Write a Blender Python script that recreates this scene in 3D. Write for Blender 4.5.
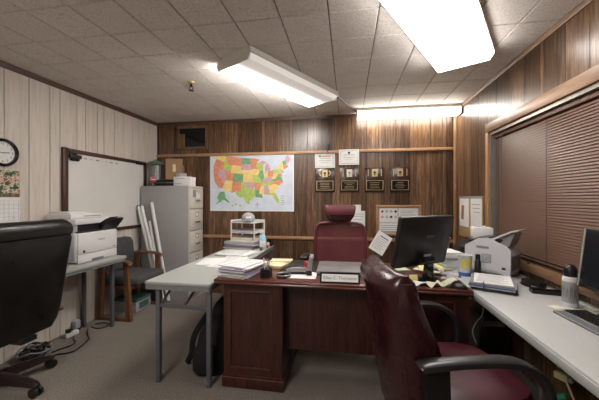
import bpy, bmesh, math, random
from mathutils import Vector, Matrix
random.seed(7)
R = math.radians
S = bpy.context.scene
C = S.collection
for o in list(bpy.data.objects):
    bpy.data.objects.remove(o)

# ---------------------------------------------------------------- camera, world, exposure
FPX, YAW = 295.0, math.atan(48.5/295.0)
cd = bpy.data.cameras.new('camera'); cam = bpy.data.objects.new('camera', cd); C.objects.link(cam)
cd.sensor_width = 36.0; cd.lens = 36.0*FPX/599.0; cd.clip_start = 0.05
cd.shift_y = -1.0/599.0
cam.location = (0, 0, 1.33); cam.rotation_euler = (R(90), 0, YAW)
S.camera = cam
w = bpy.data.worlds.new('world'); S.world = w; w.use_nodes = True
w.node_tree.nodes['Background'].inputs[0].default_value = (0.9, 0.95, 1, 1)
w.node_tree.nodes['Background'].inputs[1].default_value = 0.05
S.view_settings.view_transform = 'Standard'; S.view_settings.look = 'None'
S.view_settings.gamma = 1.0; S.view_settings.use_curve_mapping = False
S.view_settings.exposure = 1.75
LIGHT = 9.0           # glow of the fluorescent diffusers

# room measures (metres)
XL, XR, YB, YF, ZC = -2.76, 1.315, 3.93, -1.7, 2.44

# ---------------------------------------------------------------- materials
def newmat(name):
    m = bpy.data.materials.new(name); m.use_nodes = True
    nt = m.node_tree; return m, nt, nt.nodes['Principled BSDF']
def lk(nt, a, b): nt.links.new(a, b)
def coords(nt, scale, rnd=0.0):
    tc = nt.nodes.new('ShaderNodeTexCoord'); mp = nt.nodes.new('ShaderNodeMapping')
    mp.inputs['Scale'].default_value = scale
    if rnd:
        oi = nt.nodes.new('ShaderNodeObjectInfo'); mu = nt.nodes.new('ShaderNodeVectorMath'); mu.operation = 'MULTIPLY'
        cb = nt.nodes.new('ShaderNodeCombineXYZ')
        for i in range(3): lk(nt, oi.outputs['Random'], cb.inputs[i])
        mu.inputs[1].default_value = (rnd, rnd*1.7, rnd*2.3); lk(nt, cb.outputs[0], mu.inputs[0])
        ad = nt.nodes.new('ShaderNodeVectorMath'); lk(nt, tc.outputs['Object'], ad.inputs[0]); lk(nt, mu.outputs[0], ad.inputs[1])
        lk(nt, ad.outputs[0], mp.inputs['Vector'])
    else: lk(nt, tc.outputs['Object'], mp.inputs['Vector'])
    return mp.outputs[0]
def ramp(nt, fac, stops):
    r = nt.nodes.new('ShaderNodeValToRGB'); e = r.color_ramp.elements
    while len(e) < len(stops): e.new(0.5)
    for i, (p, c) in enumerate(stops): e[i].position = p; e[i].color = (*c, 1)
    lk(nt, fac, r.inputs[0]); return r.outputs[0]
def noise(nt, vec, scale, detail=3, rough=0.55, dist=0.0):
    n = nt.nodes.new('ShaderNodeTexNoise'); n.inputs['Scale'].default_value = scale
    n.inputs['Detail'].default_value = detail; n.inputs['Roughness'].default_value = rough
    n.inputs['Distortion'].default_value = dist; lk(nt, vec, n.inputs['Vector']); return n.outputs['Fac']
def bump(nt, b, h, strength, dist=0.01):
    bp = nt.nodes.new('ShaderNodeBump'); bp.inputs['Strength'].default_value = strength; bp.inputs['Distance'].default_value = dist
    lk(nt, h, bp.inputs['Height']); lk(nt, bp.outputs[0], b.inputs['Normal'])
def plain(name, col, rough=0.5, metal=0.0, var=0.08, scale=18.0, bmp=0.0, coat=0.0):
    m, nt, b = newmat(name)
    v = coords(nt, (1, 1, 1), 3.0)
    n = noise(nt, v, scale, 3)
    c0 = tuple(max(0, x*(1-var)) for x in col); c1 = tuple(min(1, x*(1+var)) for x in col)
    lk(nt, ramp(nt, n, [(0.3, c0), (0.7, c1)]), b.inputs['Base Color'])
    b.inputs['Roughness'].default_value = rough; b.inputs['Metallic'].default_value = metal
    if coat: b.inputs['Coat Weight'].default_value = coat
    if bmp: bump(nt, b, noise(nt, v, scale*6, 4), bmp)
    return m
def wood(name, dark, mid, light, scale, rough=0.35, rnd=9.0, fine=26.0, bmp=0.05, tone=0.25):
    """scale: axis scales of the grain (small along the grain)"""
    m, nt, b = newmat(name)
    v = coords(nt, scale, rnd)
    n1 = noise(nt, v, 4.0, 5, 0.62, 0.9); n2 = noise(nt, v, fine, 3, 0.6, 0.2)
    mx = nt.nodes.new('ShaderNodeMath'); mx.operation = 'MULTIPLY_ADD'
    lk(nt, n1, mx.inputs[0]); mx.inputs[1].default_value = 0.72
    m2 = nt.nodes.new('ShaderNodeMath'); m2.operation = 'MULTIPLY'; lk(nt, n2, m2.inputs[0]); m2.inputs[1].default_value = 0.28
    lk(nt, m2.outputs[0], mx.inputs[2])
    oi = nt.nodes.new('ShaderNodeObjectInfo'); of = nt.nodes.new('ShaderNodeMath'); of.operation = 'MULTIPLY_ADD'
    lk(nt, oi.outputs['Random'], of.inputs[0]); of.inputs[1].default_value = tone; of.inputs[2].default_value = -tone/2
    ad = nt.nodes.new('ShaderNodeMath'); ad.operation = 'ADD'; lk(nt, mx.outputs[0], ad.inputs[0]); lk(nt, of.outputs[0], ad.inputs[1])
    lk(nt, ramp(nt, ad.outputs[0], [(0.33, dark), (0.52, mid), (0.72, light)]), b.inputs['Base Color'])
    b.inputs['Roughness'].default_value = rough
    if bmp: bump(nt, b, mx.outputs[0], bmp)
    return m
def emit(name, col, strength, lit_axis=None):
    m, nt, b = newmat(name)
    b.inputs['Base Color'].default_value = (0.75, 0.73, 0.68, 1); b.inputs['Roughness'].default_value = 0.35
    b.inputs['Emission Color'].default_value = (*col, 1); b.inputs['Emission Strength'].default_value = strength
    if lit_axis:      # one of the two tubes behind the diffuser is burnt out
        tc = nt.nodes.new('ShaderNodeTexCoord'); sp = nt.nodes.new('ShaderNodeSeparateXYZ'); lk(nt, tc.outputs['Object'], sp.inputs[0])
        mr = nt.nodes.new('ShaderNodeMapRange'); mr.interpolation_type = 'SMOOTHSTEP'
        mr.inputs['From Min'].default_value = lit_axis[0]; mr.inputs['From Max'].default_value = lit_axis[1]
        mr.inputs['To Min'].default_value = 1.0; mr.inputs['To Max'].default_value = 0.0
        pw = nt.nodes.new('ShaderNodeMath'); pw.operation = 'POWER'; pw.inputs[1].default_value = 3.0
        ma = nt.nodes.new('ShaderNodeMath'); ma.operation = 'MULTIPLY_ADD'; ma.inputs[1].default_value = strength; ma.inputs[2].default_value = lit_axis[2]
        lk(nt, sp.outputs[0], mr.inputs['Value']); lk(nt, mr.outputs[0], pw.inputs[0]); lk(nt, pw.outputs[0], ma.inputs[0]); lk(nt, ma.outputs[0], b.inputs['Emission Strength'])
    return m

MT = {}
MT['panel'] = wood('walnut_panelling', (0.017, 0.008, 0.0045), (0.095, 0.049, 0.025), (0.30, 0.17, 0.088), (16, 16, 0.7), 0.29, tone=0.18, fine=14.0)
MT['panel_strip'] = wood('walnut_strip_light', (0.05, 0.025, 0.013), (0.145, 0.078, 0.042), (0.27, 0.155, 0.088), (13, 13, 0.6), 0.29, tone=0.1)
MT['pale'] = wood('pale_panelling', (0.45, 0.395, 0.34), (0.555, 0.497, 0.44), (0.605, 0.55, 0.49), (7, 7, 0.5), 0.55, tone=0.10, bmp=0.02)
MT['groove'] = plain('groove_dark', (0.035, 0.022, 0.014), 0.9)
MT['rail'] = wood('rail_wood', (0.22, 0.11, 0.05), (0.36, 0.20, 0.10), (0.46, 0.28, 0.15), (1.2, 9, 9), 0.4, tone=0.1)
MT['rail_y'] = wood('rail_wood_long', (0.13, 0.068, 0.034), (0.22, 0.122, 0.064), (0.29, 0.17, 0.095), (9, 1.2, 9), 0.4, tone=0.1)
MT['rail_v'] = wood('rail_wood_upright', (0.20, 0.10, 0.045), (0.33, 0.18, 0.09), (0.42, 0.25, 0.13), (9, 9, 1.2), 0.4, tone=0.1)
MT['crown'] = wood('dark_trim', (0.03, 0.013, 0.008), (0.065, 0.030, 0.018), (0.11, 0.055, 0.032), (6, 1.5, 6), 0.4, tone=0.05)
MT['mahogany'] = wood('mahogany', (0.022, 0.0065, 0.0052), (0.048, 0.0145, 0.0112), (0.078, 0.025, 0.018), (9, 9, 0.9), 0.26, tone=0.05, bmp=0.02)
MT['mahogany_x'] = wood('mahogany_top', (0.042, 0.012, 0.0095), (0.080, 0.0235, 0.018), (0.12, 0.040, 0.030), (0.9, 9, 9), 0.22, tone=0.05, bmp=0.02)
MT['chairwood'] = wood('oak_brown', (0.07, 0.028, 0.012), (0.15, 0.065, 0.030), (0.22, 0.10, 0.05), (6, 6, 1.2), 0.35, tone=0.05)
MT['wbframe'] = wood('brown_frame', (0.028, 0.011, 0.008), (0.055, 0.022, 0.015), (0.085, 0.036, 0.024), (5, 2, 2), 0.4, tone=0.05)
def ceiling_mat():
    m, nt, b = newmat('ceiling_tile')
    v = coords(nt, (1, 1, 1), 7.0)
    f = noise(nt, v, 75, 5, 0.8); big = noise(nt, v, 5, 2)
    mx = nt.nodes.new('ShaderNodeMix'); mx.data_type = 'RGBA'; mx.inputs[0].default_value = 0.35
    lk(nt, ramp(nt, f, [(0.36, (0.38, 0.345, 0.315)), (0.5, (0.70, 0.65, 0.605)), (0.66, (0.80, 0.755, 0.71))]), mx.inputs[6])
    lk(nt, ramp(nt, big, [(0.35, (0.63, 0.585, 0.54)), (0.65, (0.74, 0.695, 0.65))]), mx.inputs[7])
    lk(nt, mx.outputs[2], b.inputs['Base Color']); b.inputs['Roughness'].default_value = 0.9
    bump(nt, b, f, 0.5, 0.004); return m
MT['tile'] = ceiling_mat()
def carpet_mat():
    m, nt, b = newmat('carpet')
    v = coords(nt, (1, 1, 1))
    f = noise(nt, v, 95, 5, 0.9); big = noise(nt, v, 2.2, 3)
    mx = nt.nodes.new('ShaderNodeMix'); mx.data_type = 'RGBA'; mx.inputs[0].default_value = 0.3
    lk(nt, ramp(nt, f, [(0.36, (0.026, 0.020, 0.014)), (0.5, (0.130, 0.106, 0.080)), (0.64, (0.33, 0.275, 0.215))]), mx.inputs[6])
    lk(nt, ramp(nt, big, [(0.35, (0.090, 0.073, 0.055)), (0.65, (0.165, 0.136, 0.106))]), mx.inputs[7])
    lk(nt, mx.outputs[2], b.inputs['Base Color']); b.inputs['Roughness'].default_value = 0.95
    b.inputs['Sheen Weight'].default_value = 0.2
    bump(nt, b, f, 0.9, 0.006); return m
MT['carpet'] = carpet_mat()
def leather(name, col, rough):
    m, nt, b = newmat(name)
    v = coords(nt, (1, 1, 1), 3.0)
    n = noise(nt, v, 9, 4); vo = nt.nodes.new('ShaderNodeTexVoronoi'); vo.inputs['Scale'].default_value = 260; lk(nt, v, vo.inputs['Vector'])
    lk(nt, ramp(nt, n, [(0.3, tuple(c*0.7 for c in col)), (0.7, tuple(c*1.3 for c in col))]), b.inputs['Base Color'])
    lk(nt, ramp(nt, n, [(0.3, (rough-0.06,)*3), (0.7, (rough+0.1,)*3)]), b.inputs['Roughness'])
    wr = noise(nt, v, 14, 3, 0.5, 1.2)
    ad = nt.nodes.new('ShaderNodeMath'); ad.operation = 'MULTIPLY_ADD'; lk(nt, wr, ad.inputs[0]); ad.inputs[1].default_value = 3.0; lk(nt, vo.outputs[0], ad.inputs[2])
    bump(nt, b, ad.outputs[0], 0.035, 0.004); return m
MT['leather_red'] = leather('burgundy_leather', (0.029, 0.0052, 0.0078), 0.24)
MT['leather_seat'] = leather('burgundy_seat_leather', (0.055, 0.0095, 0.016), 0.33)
MT['leather_black'] = leather('black_leather', (0.0055, 0.0045, 0.004), 0.33)
def netting():
    m, nt, b = newmat('burgundy_mesh')
    b.inputs['Base Color'].default_value = (0.115, 0.013, 0.023, 1); b.inputs['Roughness'].default_value = 0.6
    v = coords(nt, (1, 1, 1)); ck = nt.nodes.new('ShaderNodeTexWave'); ck.bands_direction = 'X'; ck.inputs['Scale'].default_value = 90; lk(nt, v, ck.inputs['Vector'])
    mr = nt.nodes.new('ShaderNodeMapRange'); mr.inputs['To Min'].default_value = 0.72; mr.inputs['To Max'].default_value = 0.92
    lk(nt, ck.outputs['Fac'], mr.inputs['Value']); lk(nt, mr.outputs[0], b.inputs['Alpha']); return m
MT['mesh'] = netting()
MT['fabric_red'] = plain('burgundy_fabric', (0.105, 0.015, 0.024), 0.45, bmp=0.2)
MT['fabric_grey'] = plain('charcoal_fabric', (0.060, 0.062, 0.063), 0.9, var=0.25, scale=60, bmp=0.4)
MT['black'] = plain('black_plastic', (0.0075, 0.007, 0.007), 0.38)
MT['blackgloss'] = plain('black_gloss', (0.006, 0.006, 0.0065), 0.16)
MT['blackmatte'] = plain('black_cloth', (0.0042, 0.0042, 0.0046), 0.9, bmp=0.3)
MT['armgrey'] = plain('charcoal_armrest', (0.026, 0.024, 0.024), 0.30)
MT['screen'] = plain('dark_screen', (0.008, 0.009, 0.012), 0.25)
MT['steel'] = plain('steel_grey_paint', (0.115, 0.117, 0.130), 0.42, metal=0.2)
MT['tabletop'] = plain('pale_grey_laminate', (0.35, 0.365, 0.345), 0.38, var=0.04, scale=40)
MT['counter'] = plain('white_grey_counter', (0.43, 0.432, 0.42), 0.36, var=0.03, scale=40)
MT['edge'] = plain('grey_edge', (0.20, 0.203, 0.205), 0.4)
MT['cab'] = plain('cabinet_putty_paint', (0.50, 0.475, 0.41), 0.4, var=0.03)
MT['cabside'] = plain('cabinet_grey_paint', (0.30, 0.288, 0.285), 0.42, var=0.03)
MT['chrome'] = plain('chrome', (0.55, 0.53, 0.50), 0.22, metal=1.0)
MT['brass'] = plain('brass', (0.60, 0.47, 0.25), 0.3, metal=0.8)
MT['white'] = plain('white_plastic', (0.60, 0.595, 0.585), 0.4, var=0.02)
MT['lilac'] = plain('offwhite_side_shaded', (0.34, 0.33, 0.375), 0.45, var=0.02)  # shade on the white printer's side is put into this colour
MT['enamel'] = plain('white_enamel', (0.70, 0.68, 0.62), 0.35, var=0.02)
MT['paper'] = plain('white_paper', (0.66, 0.655, 0.64), 0.8, var=0.03)
MT['paper_lilac'] = plain('lilac_paper', (0.42, 0.37, 0.50), 0.8, var=0.05)
MT['paper_cream'] = plain('cream_paper', (0.60, 0.56, 0.43), 0.8, var=0.04)
MT['paper_yellow'] = plain('yellow_paper', (0.66, 0.58, 0.20), 0.8, var=0.06)
MT['paper_manila'] = plain('manila_card', (0.62, 0.55, 0.34), 0.8, var=0.05)
MT['paper_green'] = plain('pale_green_paper', (0.46, 0.50, 0.33), 0.8, var=0.05)
MT['paper_blue'] = plain('pale_blue_paper', (0.30, 0.50, 0.62), 0.8, var=0.05)
MT['paper_grey'] = plain('grey_folder', (0.30, 0.295, 0.31), 0.7, var=0.06)
MT['ink'] = plain('grey_ink', (0.20, 0.20, 0.22), 0.8)
MT['inkblack'] = plain('black_ink', (0.02, 0.02, 0.025), 0.7)
MT['inkred'] = plain('red_ink', (0.50, 0.06, 0.06), 0.7)
MT['inkgreen'] = plain('green_ink', (0.08, 0.28, 0.14), 0.7)
MT['inkblue'] = plain('blue_ink', (0.05, 0.10, 0.36), 0.7)
MT['board'] = plain('whiteboard_enamel', (0.60, 0.585, 0.555), 0.33, var=0.03, scale=4)
MT['cork'] = plain('cork', (0.40, 0.26, 0.12), 0.9, var=0.25, scale=90, bmp=0.2)
MT['card'] = plain('corrugated_card', (0.27, 0.16, 0.085), 0.85, var=0.06, scale=8)
MT['green'] = plain('dark_green_enamel', (0.10, 0.14, 0.105), 0.4)
MT['teal'] = plain('teal_plastic', (0.035, 0.11, 0.095), 0.5, var=0.3, scale=12)
MT['red'] = plain('red_plastic', (0.60, 0.055, 0.07), 0.3)
MT['fax'] = plain('fax_grey_plastic', (0.50, 0.49, 0.52), 0.45, var=0.03)
MT['fax_dark'] = plain('fax_dark_plastic', (0.19, 0.185, 0.18), 0.5)
MT['silver'] = plain('silver_plastic', (0.34, 0.335, 0.335), 0.3, metal=0.3)
MT['lidgrey'] = plain('laptop_lid_grey', (0.19, 0.185, 0.185), 0.32, metal=0.2)
MT['keygrey'] = plain('keyboard_grey', (0.13, 0.13, 0.135), 0.35)
MT['slat'] = plain('brown_blind_slat', (0.135, 0.073, 0.049), 0.42, var=0.04)
MT['headrail'] = plain('window_aluminium', (0.30, 0.28, 0.25), 0.35, metal=0.6)
MT['plaque'] = wood('plaque_walnut', (0.020, 0.009, 0.006), (0.040, 0.018, 0.012), (0.065, 0.03, 0.02), (4, 4, 1), 0.25, tone=0.05)
MT['plate'] = plain('engraved_black_plate', (0.010, 0.009, 0.009), 0.16)
MT['tube'] = plain('white_tube', (0.64, 0.63, 0.61), 0.4, var=0.03)
MT['yellowplastic'] = plain('yellow_print', (0.70, 0.58, 0.06), 0.5, var=0.1)
MT['beige_wire'] = plain('beige_connector', (0.55, 0.45, 0.24), 0.5)
MT['greenwire'] = plain('green_connector', (0.03, 0.22, 0.12), 0.45)
MT['whitewire'] = plain('white_wire', (0.25, 0.25, 0.235), 0.5)
MT['plum'] = plain('plum_wood_base', (0.020, 0.011, 0.011), 0.3)
MT['map_sea'] = plain('map_sea_print', (0.53, 0.58, 0.66), 0.5, var=0.10, scale=7)
MT['mapO'] = plain('map_orange', (0.60, 0.23, 0.13), 0.5, var=0.15, scale=30)
MT['mapY'] = plain('map_yellow', (0.70, 0.54, 0.20), 0.5, var=0.12, scale=30)
MT['mapG'] = plain('map_green', (0.15, 0.33, 0.16), 0.5, var=0.2, scale=30)
MT['mapL'] = plain('map_lime', (0.38, 0.50, 0.13), 0.5, var=0.15, scale=30)
MT['mapP'] = plain('map_mauve', (0.50, 0.30, 0.36), 0.5, var=0.15, scale=30)
MT['lampA'] = emit('diffuser_half_lit', (1.0, 0.945, 0.90), LIGHT*2.4, (-0.20, 0.14, LIGHT*0.012))
MT['lampB'] = emit('diffuser_lit', (1.0, 0.95, 0.905), LIGHT*0.52)
MT['lampR'] = emit('diffuser_lit_rear', (1.0, 0.95, 0.905), LIGHT*1.1)
MT['lampC'] = emit('diffuser_strip_lit', (1.0, 0.94, 0.85), LIGHT*0.72)
def glass(name, col, alpha, rough=0.05):
    m, nt, b = newmat(name); b.inputs['Base Color'].default_value = (*col, 1); b.inputs['Roughness'].default_value = rough
    b.inputs['Alpha'].default_value = alpha; return m
MT['glass'] = glass('lantern_glass', (0.6, 0.6, 0.57), 0.22)
MT['darkglass'] = plain('dark_window_glass', (0.006, 0.007, 0.008), 0.08)
MT['clear'] = glass('clear_plastic_tub', (0.55, 0.50, 0.45), 0.55, 0.2)
def foliage_print():
    m, nt, b = newmat('calendar_photo_print')
    v = coords(nt, (1, 1, 1)); n = noise(nt, v, 26, 2, 0.5)
    lk(nt, ramp(nt, n, [(0.36, (0.02, 0.035, 0.02)), (0.45, (0.06, 0.16, 0.06)), (0.53, (0.60, 0.52, 0.42)), (0.60, (0.50, 0.12, 0.12)), (0.68, (0.10, 0.05, 0.03))]), b.inputs['Base Color'])
    b.inputs['Roughness'].default_value = 0.4; return m
MT['photo'] = foliage_print()

# ---------------------------------------------------------------- mesh builder
class MB:
    def __init__(s): s.v = []; s.f = []
    def add(s, vs, fs):
        o = len(s.v); s.v += [tuple(v) for v in vs]; s.f += [tuple(i+o for i in f) for f in fs]; return s
    def box(s, x0, x1, y0, y1, z0, z1, rz=0, ry=0, rx=0):
        c = Vector(((x0+x1)/2, (y0+y1)/2, (z0+z1)/2)); hx, hy, hz = abs(x1-x0)/2, abs(y1-y0)/2, abs(z1-z0)/2
        m = Matrix.Rotation(rz, 3, 'Z') @ Matrix.Rotation(ry, 3, 'Y') @ Matrix.Rotation(rx, 3, 'X')
        vs = [c + m @ Vector((a*hx, b*hy, d*hz)) for a, b, d in ((-1,-1,-1),(1,-1,-1),(1,1,-1),(-1,1,-1),(-1,-1,1),(1,-1,1),(1,1,1),(-1,1,1))]
        return s.add(vs, [(0,3,2,1),(4,5,6,7),(0,1,5,4),(1,2,6,5),(2,3,7,6),(3,0,4,7)])
    def rbox(s, x0, x1, y0, y1, z0, z1, r=0.01, seg=2, rz=0, ry=0, rx=0):
        bm = bmesh.new(); bmesh.ops.create_cube(bm, size=1)
        bmesh.ops.scale(bm, vec=(abs(x1-x0), abs(y1-y0), abs(z1-z0)), verts=bm.verts)
        bmesh.ops.bevel(bm, geom=bm.edges[:], offset=r, segments=seg, affect='EDGES', profile=0.5)
        c = Vector(((x0+x1)/2, (y0+y1)/2, (z0+z1)/2))
        m = Matrix.Rotation(rz, 3, 'Z') @ Matrix.Rotation(ry, 3, 'Y') @ Matrix.Rotation(rx, 3, 'X')
        bm.verts.index_update()
        s.add([c + m @ v.co for v in bm.verts], [[v.index for v in f.verts] for f in bm.faces]); bm.free(); return s
    def loft(s, rings, cap=True):
        n = len(rings[0]); vs = [p for r in rings for p in r]; fs = []
        for k in range(len(rings)-1):
            for i in range(n):
                j = (i+1) % n; fs.append((k*n+i, k*n+j, (k+1)*n+j, (k+1)*n+i))
        if cap: fs.append(tuple(range(n-1, -1, -1))); fs.append(tuple((len(rings)-1)*n+i for i in range(n)))
        return s.add(vs, fs)
    def cyl(s, p0, p1, r0, r1=None, n=12):
        r1 = r0 if r1 is None else r1
        p0, p1 = Vector(p0), Vector(p1); d = (p1-p0).normalized(); u = d.orthogonal().normalized(); q = d.cross(u)
        ring = lambda p, r: [p + (u*math.cos(2*math.pi*i/n) + q*math.sin(2*math.pi*i/n))*r for i in range(n)]
        return s.loft([ring(p0, r0), ring(p1, r1)])
    def tube(s, pts, r, n=8, flat=None, up=(0, 0, 1)):
        """swept tube; flat=(half width across, half thickness) gives an oval band, up its reference normal"""
        P = [Vector(p) for p in pts]; rings = []; u = None
        for i, p in enumerate(P):
            t = ((P[min(i+1, len(P)-1)] - P[max(i-1, 0)])).normalized()
            if flat: 
                a = Vector(up).cross(t)
                if a.length < 1e-4: a = t.orthogonal()
                a.normalize(); b2 = t.cross(a); ra, rb = flat
            else:
                a = t.orthogonal().normalized() if u is None else (u - t*u.dot(t)).normalized()
                u = a; b2 = t.cross(a); ra = rb = (r[i] if isinstance(r, (list, tuple)) else r)
            rings.append([p + a*math.cos(2*math.pi*k/n)*ra + b2*math.sin(2*math.pi*k/n)*rb for k in range(n)])
        return s.loft(rings)
    def lathe(s, prof, n=20, c=(0, 0, 0)):
        return s.loft([[(c[0]+r*math.cos(2*math.pi*i/n), c[1]+r*math.sin(2*math.pi*i/n), c[2]+z) for i in range(n)] for r, z in prof])
    def prism(s, poly, axis, a, b):
        g = {'x': lambda p, t: (t, p[0], p[1]), 'y': lambda p, t: (p[0], t, p[1]), 'z': lambda p, t: (p[0], p[1], t)}[axis]
        n = len(poly); return s.loft([[g(p, a) for p in poly], [g(p, b) for p in poly]])
    def superz(s, secs, n=28, e=3.2):
        """secs: (z, cx, cy, half x, half y) superellipse rings stacked in z"""
        rings = []
        for z, cx, cy, hx, hy in secs:
            rg = []
            for i in range(n):
                t = 2*math.pi*i/n; ct, st = math.cos(t), math.sin(t)
                rg.append((cx+hx*math.copysign(abs(ct)**(2/e), ct), cy+hy*math.copysign(abs(st)**(2/e), st), z))
            rings.append(rg)
        return s.loft(rings)
    def mesh(s, name, mat):
        me = bpy.data.meshes.new(name); me.from_pydata(s.v, [], s.f)
        bm = bmesh.new(); bm.from_mesh(me); bmesh.ops.recalc_face_normals(bm, faces=bm.faces); bm.to_mesh(me); bm.free()
        for p in me.polygons: p.use_smooth = True
        me.set_sharp_from_angle(angle=R(38))
        me.materials.append(MT[mat]); return me
def curve_pts(ctrl, k=6):
    P = [Vector(p) for p in ctrl]; out = []
    for i in range(len(P)-1):
        p0, p1, p2, p3 = P[max(i-1, 0)], P[i], P[i+1], P[min(i+2, len(P)-1)]
        for j in range(k):
            t = j/k
            out.append(0.5*((2*p1)+(p2-p0)*t+(2*p0-5*p1+4*p2-p3)*t*t+(3*p1-p0-3*p2+p3)*t**3))
    out.append(P[-1]); return out

def tag(o, label=None, cat=None, group=None, kind=None):
    if label: o['label'] = label
    if cat: o['category'] = cat
    if group: o['group'] = group
    if kind: o['kind'] = kind
    return o
def place(o, parent=None, loc=(0, 0, 0), rz=0):
    C.objects.link(o); o.location = loc; o.rotation_euler = (0, 0, rz)
    if parent: o.parent = parent
    return o
def thing(name, label, cat, loc=(0, 0, 0), rz=0, group=None):
    return tag(place(bpy.data.objects.new(name, None), None, loc, rz), label, cat, group)
def part(name, mb, mat, parent, label=None, loc=(0, 0, 0), rz=0):
    return tag(place(bpy.data.objects.new(name, mb.mesh(name, mat)), parent, loc, rz), label)
def solo(name, mb, mat, label, cat, loc=(0, 0, 0), rz=0, group=None):
    return tag(place(bpy.data.objects.new(name, mb.mesh(name, mat)), None, loc, rz), label, cat, group)
def struct(name, mb, mat, label, cat):
    return tag(place(bpy.data.objects.new(name, mb.mesh(name, mat))), label, cat, None, 'structure')
def copy_tree(o, parent=None):
    c = o.copy(); C.objects.link(c); c.parent = parent
    for ch in list(o.children): copy_tree(ch, c)
    return c
def text(name, body, size, mat, parent, loc, rot, depth=0.0006, align='CENTER'):
    cu = bpy.data.curves.new(name, 'FONT'); cu.body = body; cu.size = size; cu.extrude = depth; cu.align_x = align; cu.align_y = 'CENTER'; cu.resolution_u = 3
    t = bpy.data.objects.new(name, cu); C.objects.link(t)
    bpy.context.view_layer.update()
    me = bpy.data.meshes.new_from_object(t.evaluated_get(bpy.context.evaluated_depsgraph_get()))
    bpy.data.objects.remove(t); me.name = name; me.materials.clear(); me.materials.append(MT[mat])
    o = bpy.data.objects.new(name, me); C.objects.link(o); o.location = loc; o.rotation_euler = rot; o.parent = parent; return o
B = MB

# ================================================================ ROOM SHELL
struct('floor', B().box(XL-0.1, XR+0.25, YF-0.1, YB+0.1, -0.08, 0), 'carpet', 'brown grey looped carpet covering the office floor', 'floor')
ceil = struct('ceiling', B().box(XL-0.1, XR+0.25, YF-0.1, YB+0.1, ZC+0.008, ZC+0.1), 'groove', 'off white ceiling of square fibre tiles', 'ceiling')
TX, TY = 0.295, 0.304
xs = [0.18+TX*k for k in range(-11, 5)]; ys = [1.76+TY*k for k in range(-12, 9)]
def cells(v, lo, hi):
    e = [lo] + [t for t in v if lo+0.01 < t < hi-0.01] + [hi]; return list(zip(e[:-1], e[1:]))
tile_mesh = {}
for (y0, y1) in cells(ys, YF, YB):
    for (x0, x1) in cells(xs, XL, XR):
        key = (round(x1-x0, 3), round(y1-y0, 3))
        if key not in tile_mesh:
            hx, hy, g, b = key[0]/2-0.0024, key[1]/2-0.0024, 0.0, 0.005
            m = B().loft([[(-hx,-hy,0.010),(hx,-hy,0.010),(hx,hy,0.010),(-hx,hy,0.010)],
                          [(-hx,-hy,b),(hx,-hy,b),(hx,hy,b),(-hx,hy,b)],
                          [(-hx+b,-hy+b,0),(hx-b,-hy+b,0),(hx-b,hy-b,0),(-hx+b,hy-b,0)]])
            tile_mesh[key] = m.mesh('tile', 'tile')
        place(bpy.data.objects.new('tile', tile_mesh[key]), ceil, ((x0+x1)/2, (y0+y1)/2, ZC))

# left wall: pale grooved planks
wl = struct('wall_left', B().box(XL-0.1, XL-0.006, YF-0.1, YB+0.1, 0, ZC), 'groove', 'left wall of pale grooved wood panelling', 'wall')
gy = [2.168, 2.352, 2.45, 2.632, 2.732, 2.884, 2.973, 3.127, 3.279, 3.418, 3.547, 3.727, 3.834]
back = []; y = 2.168
while y > YF+0.3:
    y -= random.choice((0.10, 0.15, 0.19, 0.23)); back.append(y)
gy = sorted(back) + gy
for y0, y1 in cells(gy, YF, YB):
    part('plank', B().prism([(y0+0.003, 0), (y1-0.003, 0), (y1-0.003, ZC), (y0+0.003, ZC)], 'x', XL-0.008, XL), 'pale', wl)

# back wall: walnut planks with lighter strips
wb = struct('wall_back', B().box(XL-0.1, XR+0.25, YB+0.006, YB+0.1, 0, ZC), 'groove', 'back wall of dark walnut panelling with lighter strips', 'wall')
x = -2.74 - 0.0
strips = [-1.54+0.39*k for k in range(-3, 8)]
for k, sx in enumerate(strips):
    def plank(x0, x1, mat, dy=0.0):
        x0, x1 = max(x0, XL), min(x1, XR)
        if x1-x0 > 0.01:
            part('plank', B().prism([(x0+0.003, 0), (x1-0.003, 0), (x1-0.003, ZC), (x0+0.003, ZC)], 'y', YB-dy, YB+0.008), mat, wb)
    plank(sx-0.022, sx+0.022, 'panel_strip', 0.001)
    m = sx+0.022+random.choice((0.14, 0.17, 0.20))
    plank(sx+0.022, m, 'panel'); plank(m, sx+0.39-0.022, 'panel')

# right wall: walnut planks around the window
WY0, WY1, WZ0, WZ1 = 0.72, 3.03, 0.86, 1.955
wr = struct('wall_right', B().box(XR+0.006, XR+0.12, YF-0.1, WY0, 0, ZC).box(XR+0.006, XR+0.12, WY1, YB+0.1, 0, ZC)
            .box(XR+0.006, XR+0.12, WY0, WY1, 0, WZ0).box(XR+0.006, XR+0.12, WY0, WY1, WZ1, ZC), 'groove', 'right wall of walnut panelling around the window', 'wall')
gr = [3.86, 3.651, 3.455, 3.27, 3.082, 2.90, 2.69, 2.66, 2.48, 2.291, 2.26, 2.05, 1.863, 1.66]
y = 1.66
while y > YF+0.3:
    y -= random.choice((0.14, 0.2, 0.24)); gr.append(y)
gr = sorted(gr)
for y0, y1 in cells(gr, YF, YB):
    mat = 'panel_strip' if (y1-y0) < 0.05 else 'panel'
    spans = [(0, ZC)] if (y0 >= WY1-0.02 or y1 <= WY0+0.02) else [(0, WZ0), (WZ1, ZC)]
    for z0, z1 in spans:
        part('plank', B().prism([(y0+0.0025, z0), (y1-0.0025, z0), (y1-0.0025, z1), (y0+0.0025, z1)], 'x', XR, XR+0.008), mat, wr)
struct('wall_front', B().box(XL-0.1, XR+0.25, YF-0.1, YF, 0, ZC), 'pale', 'plain pale wall behind the camera', 'wall')

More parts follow.
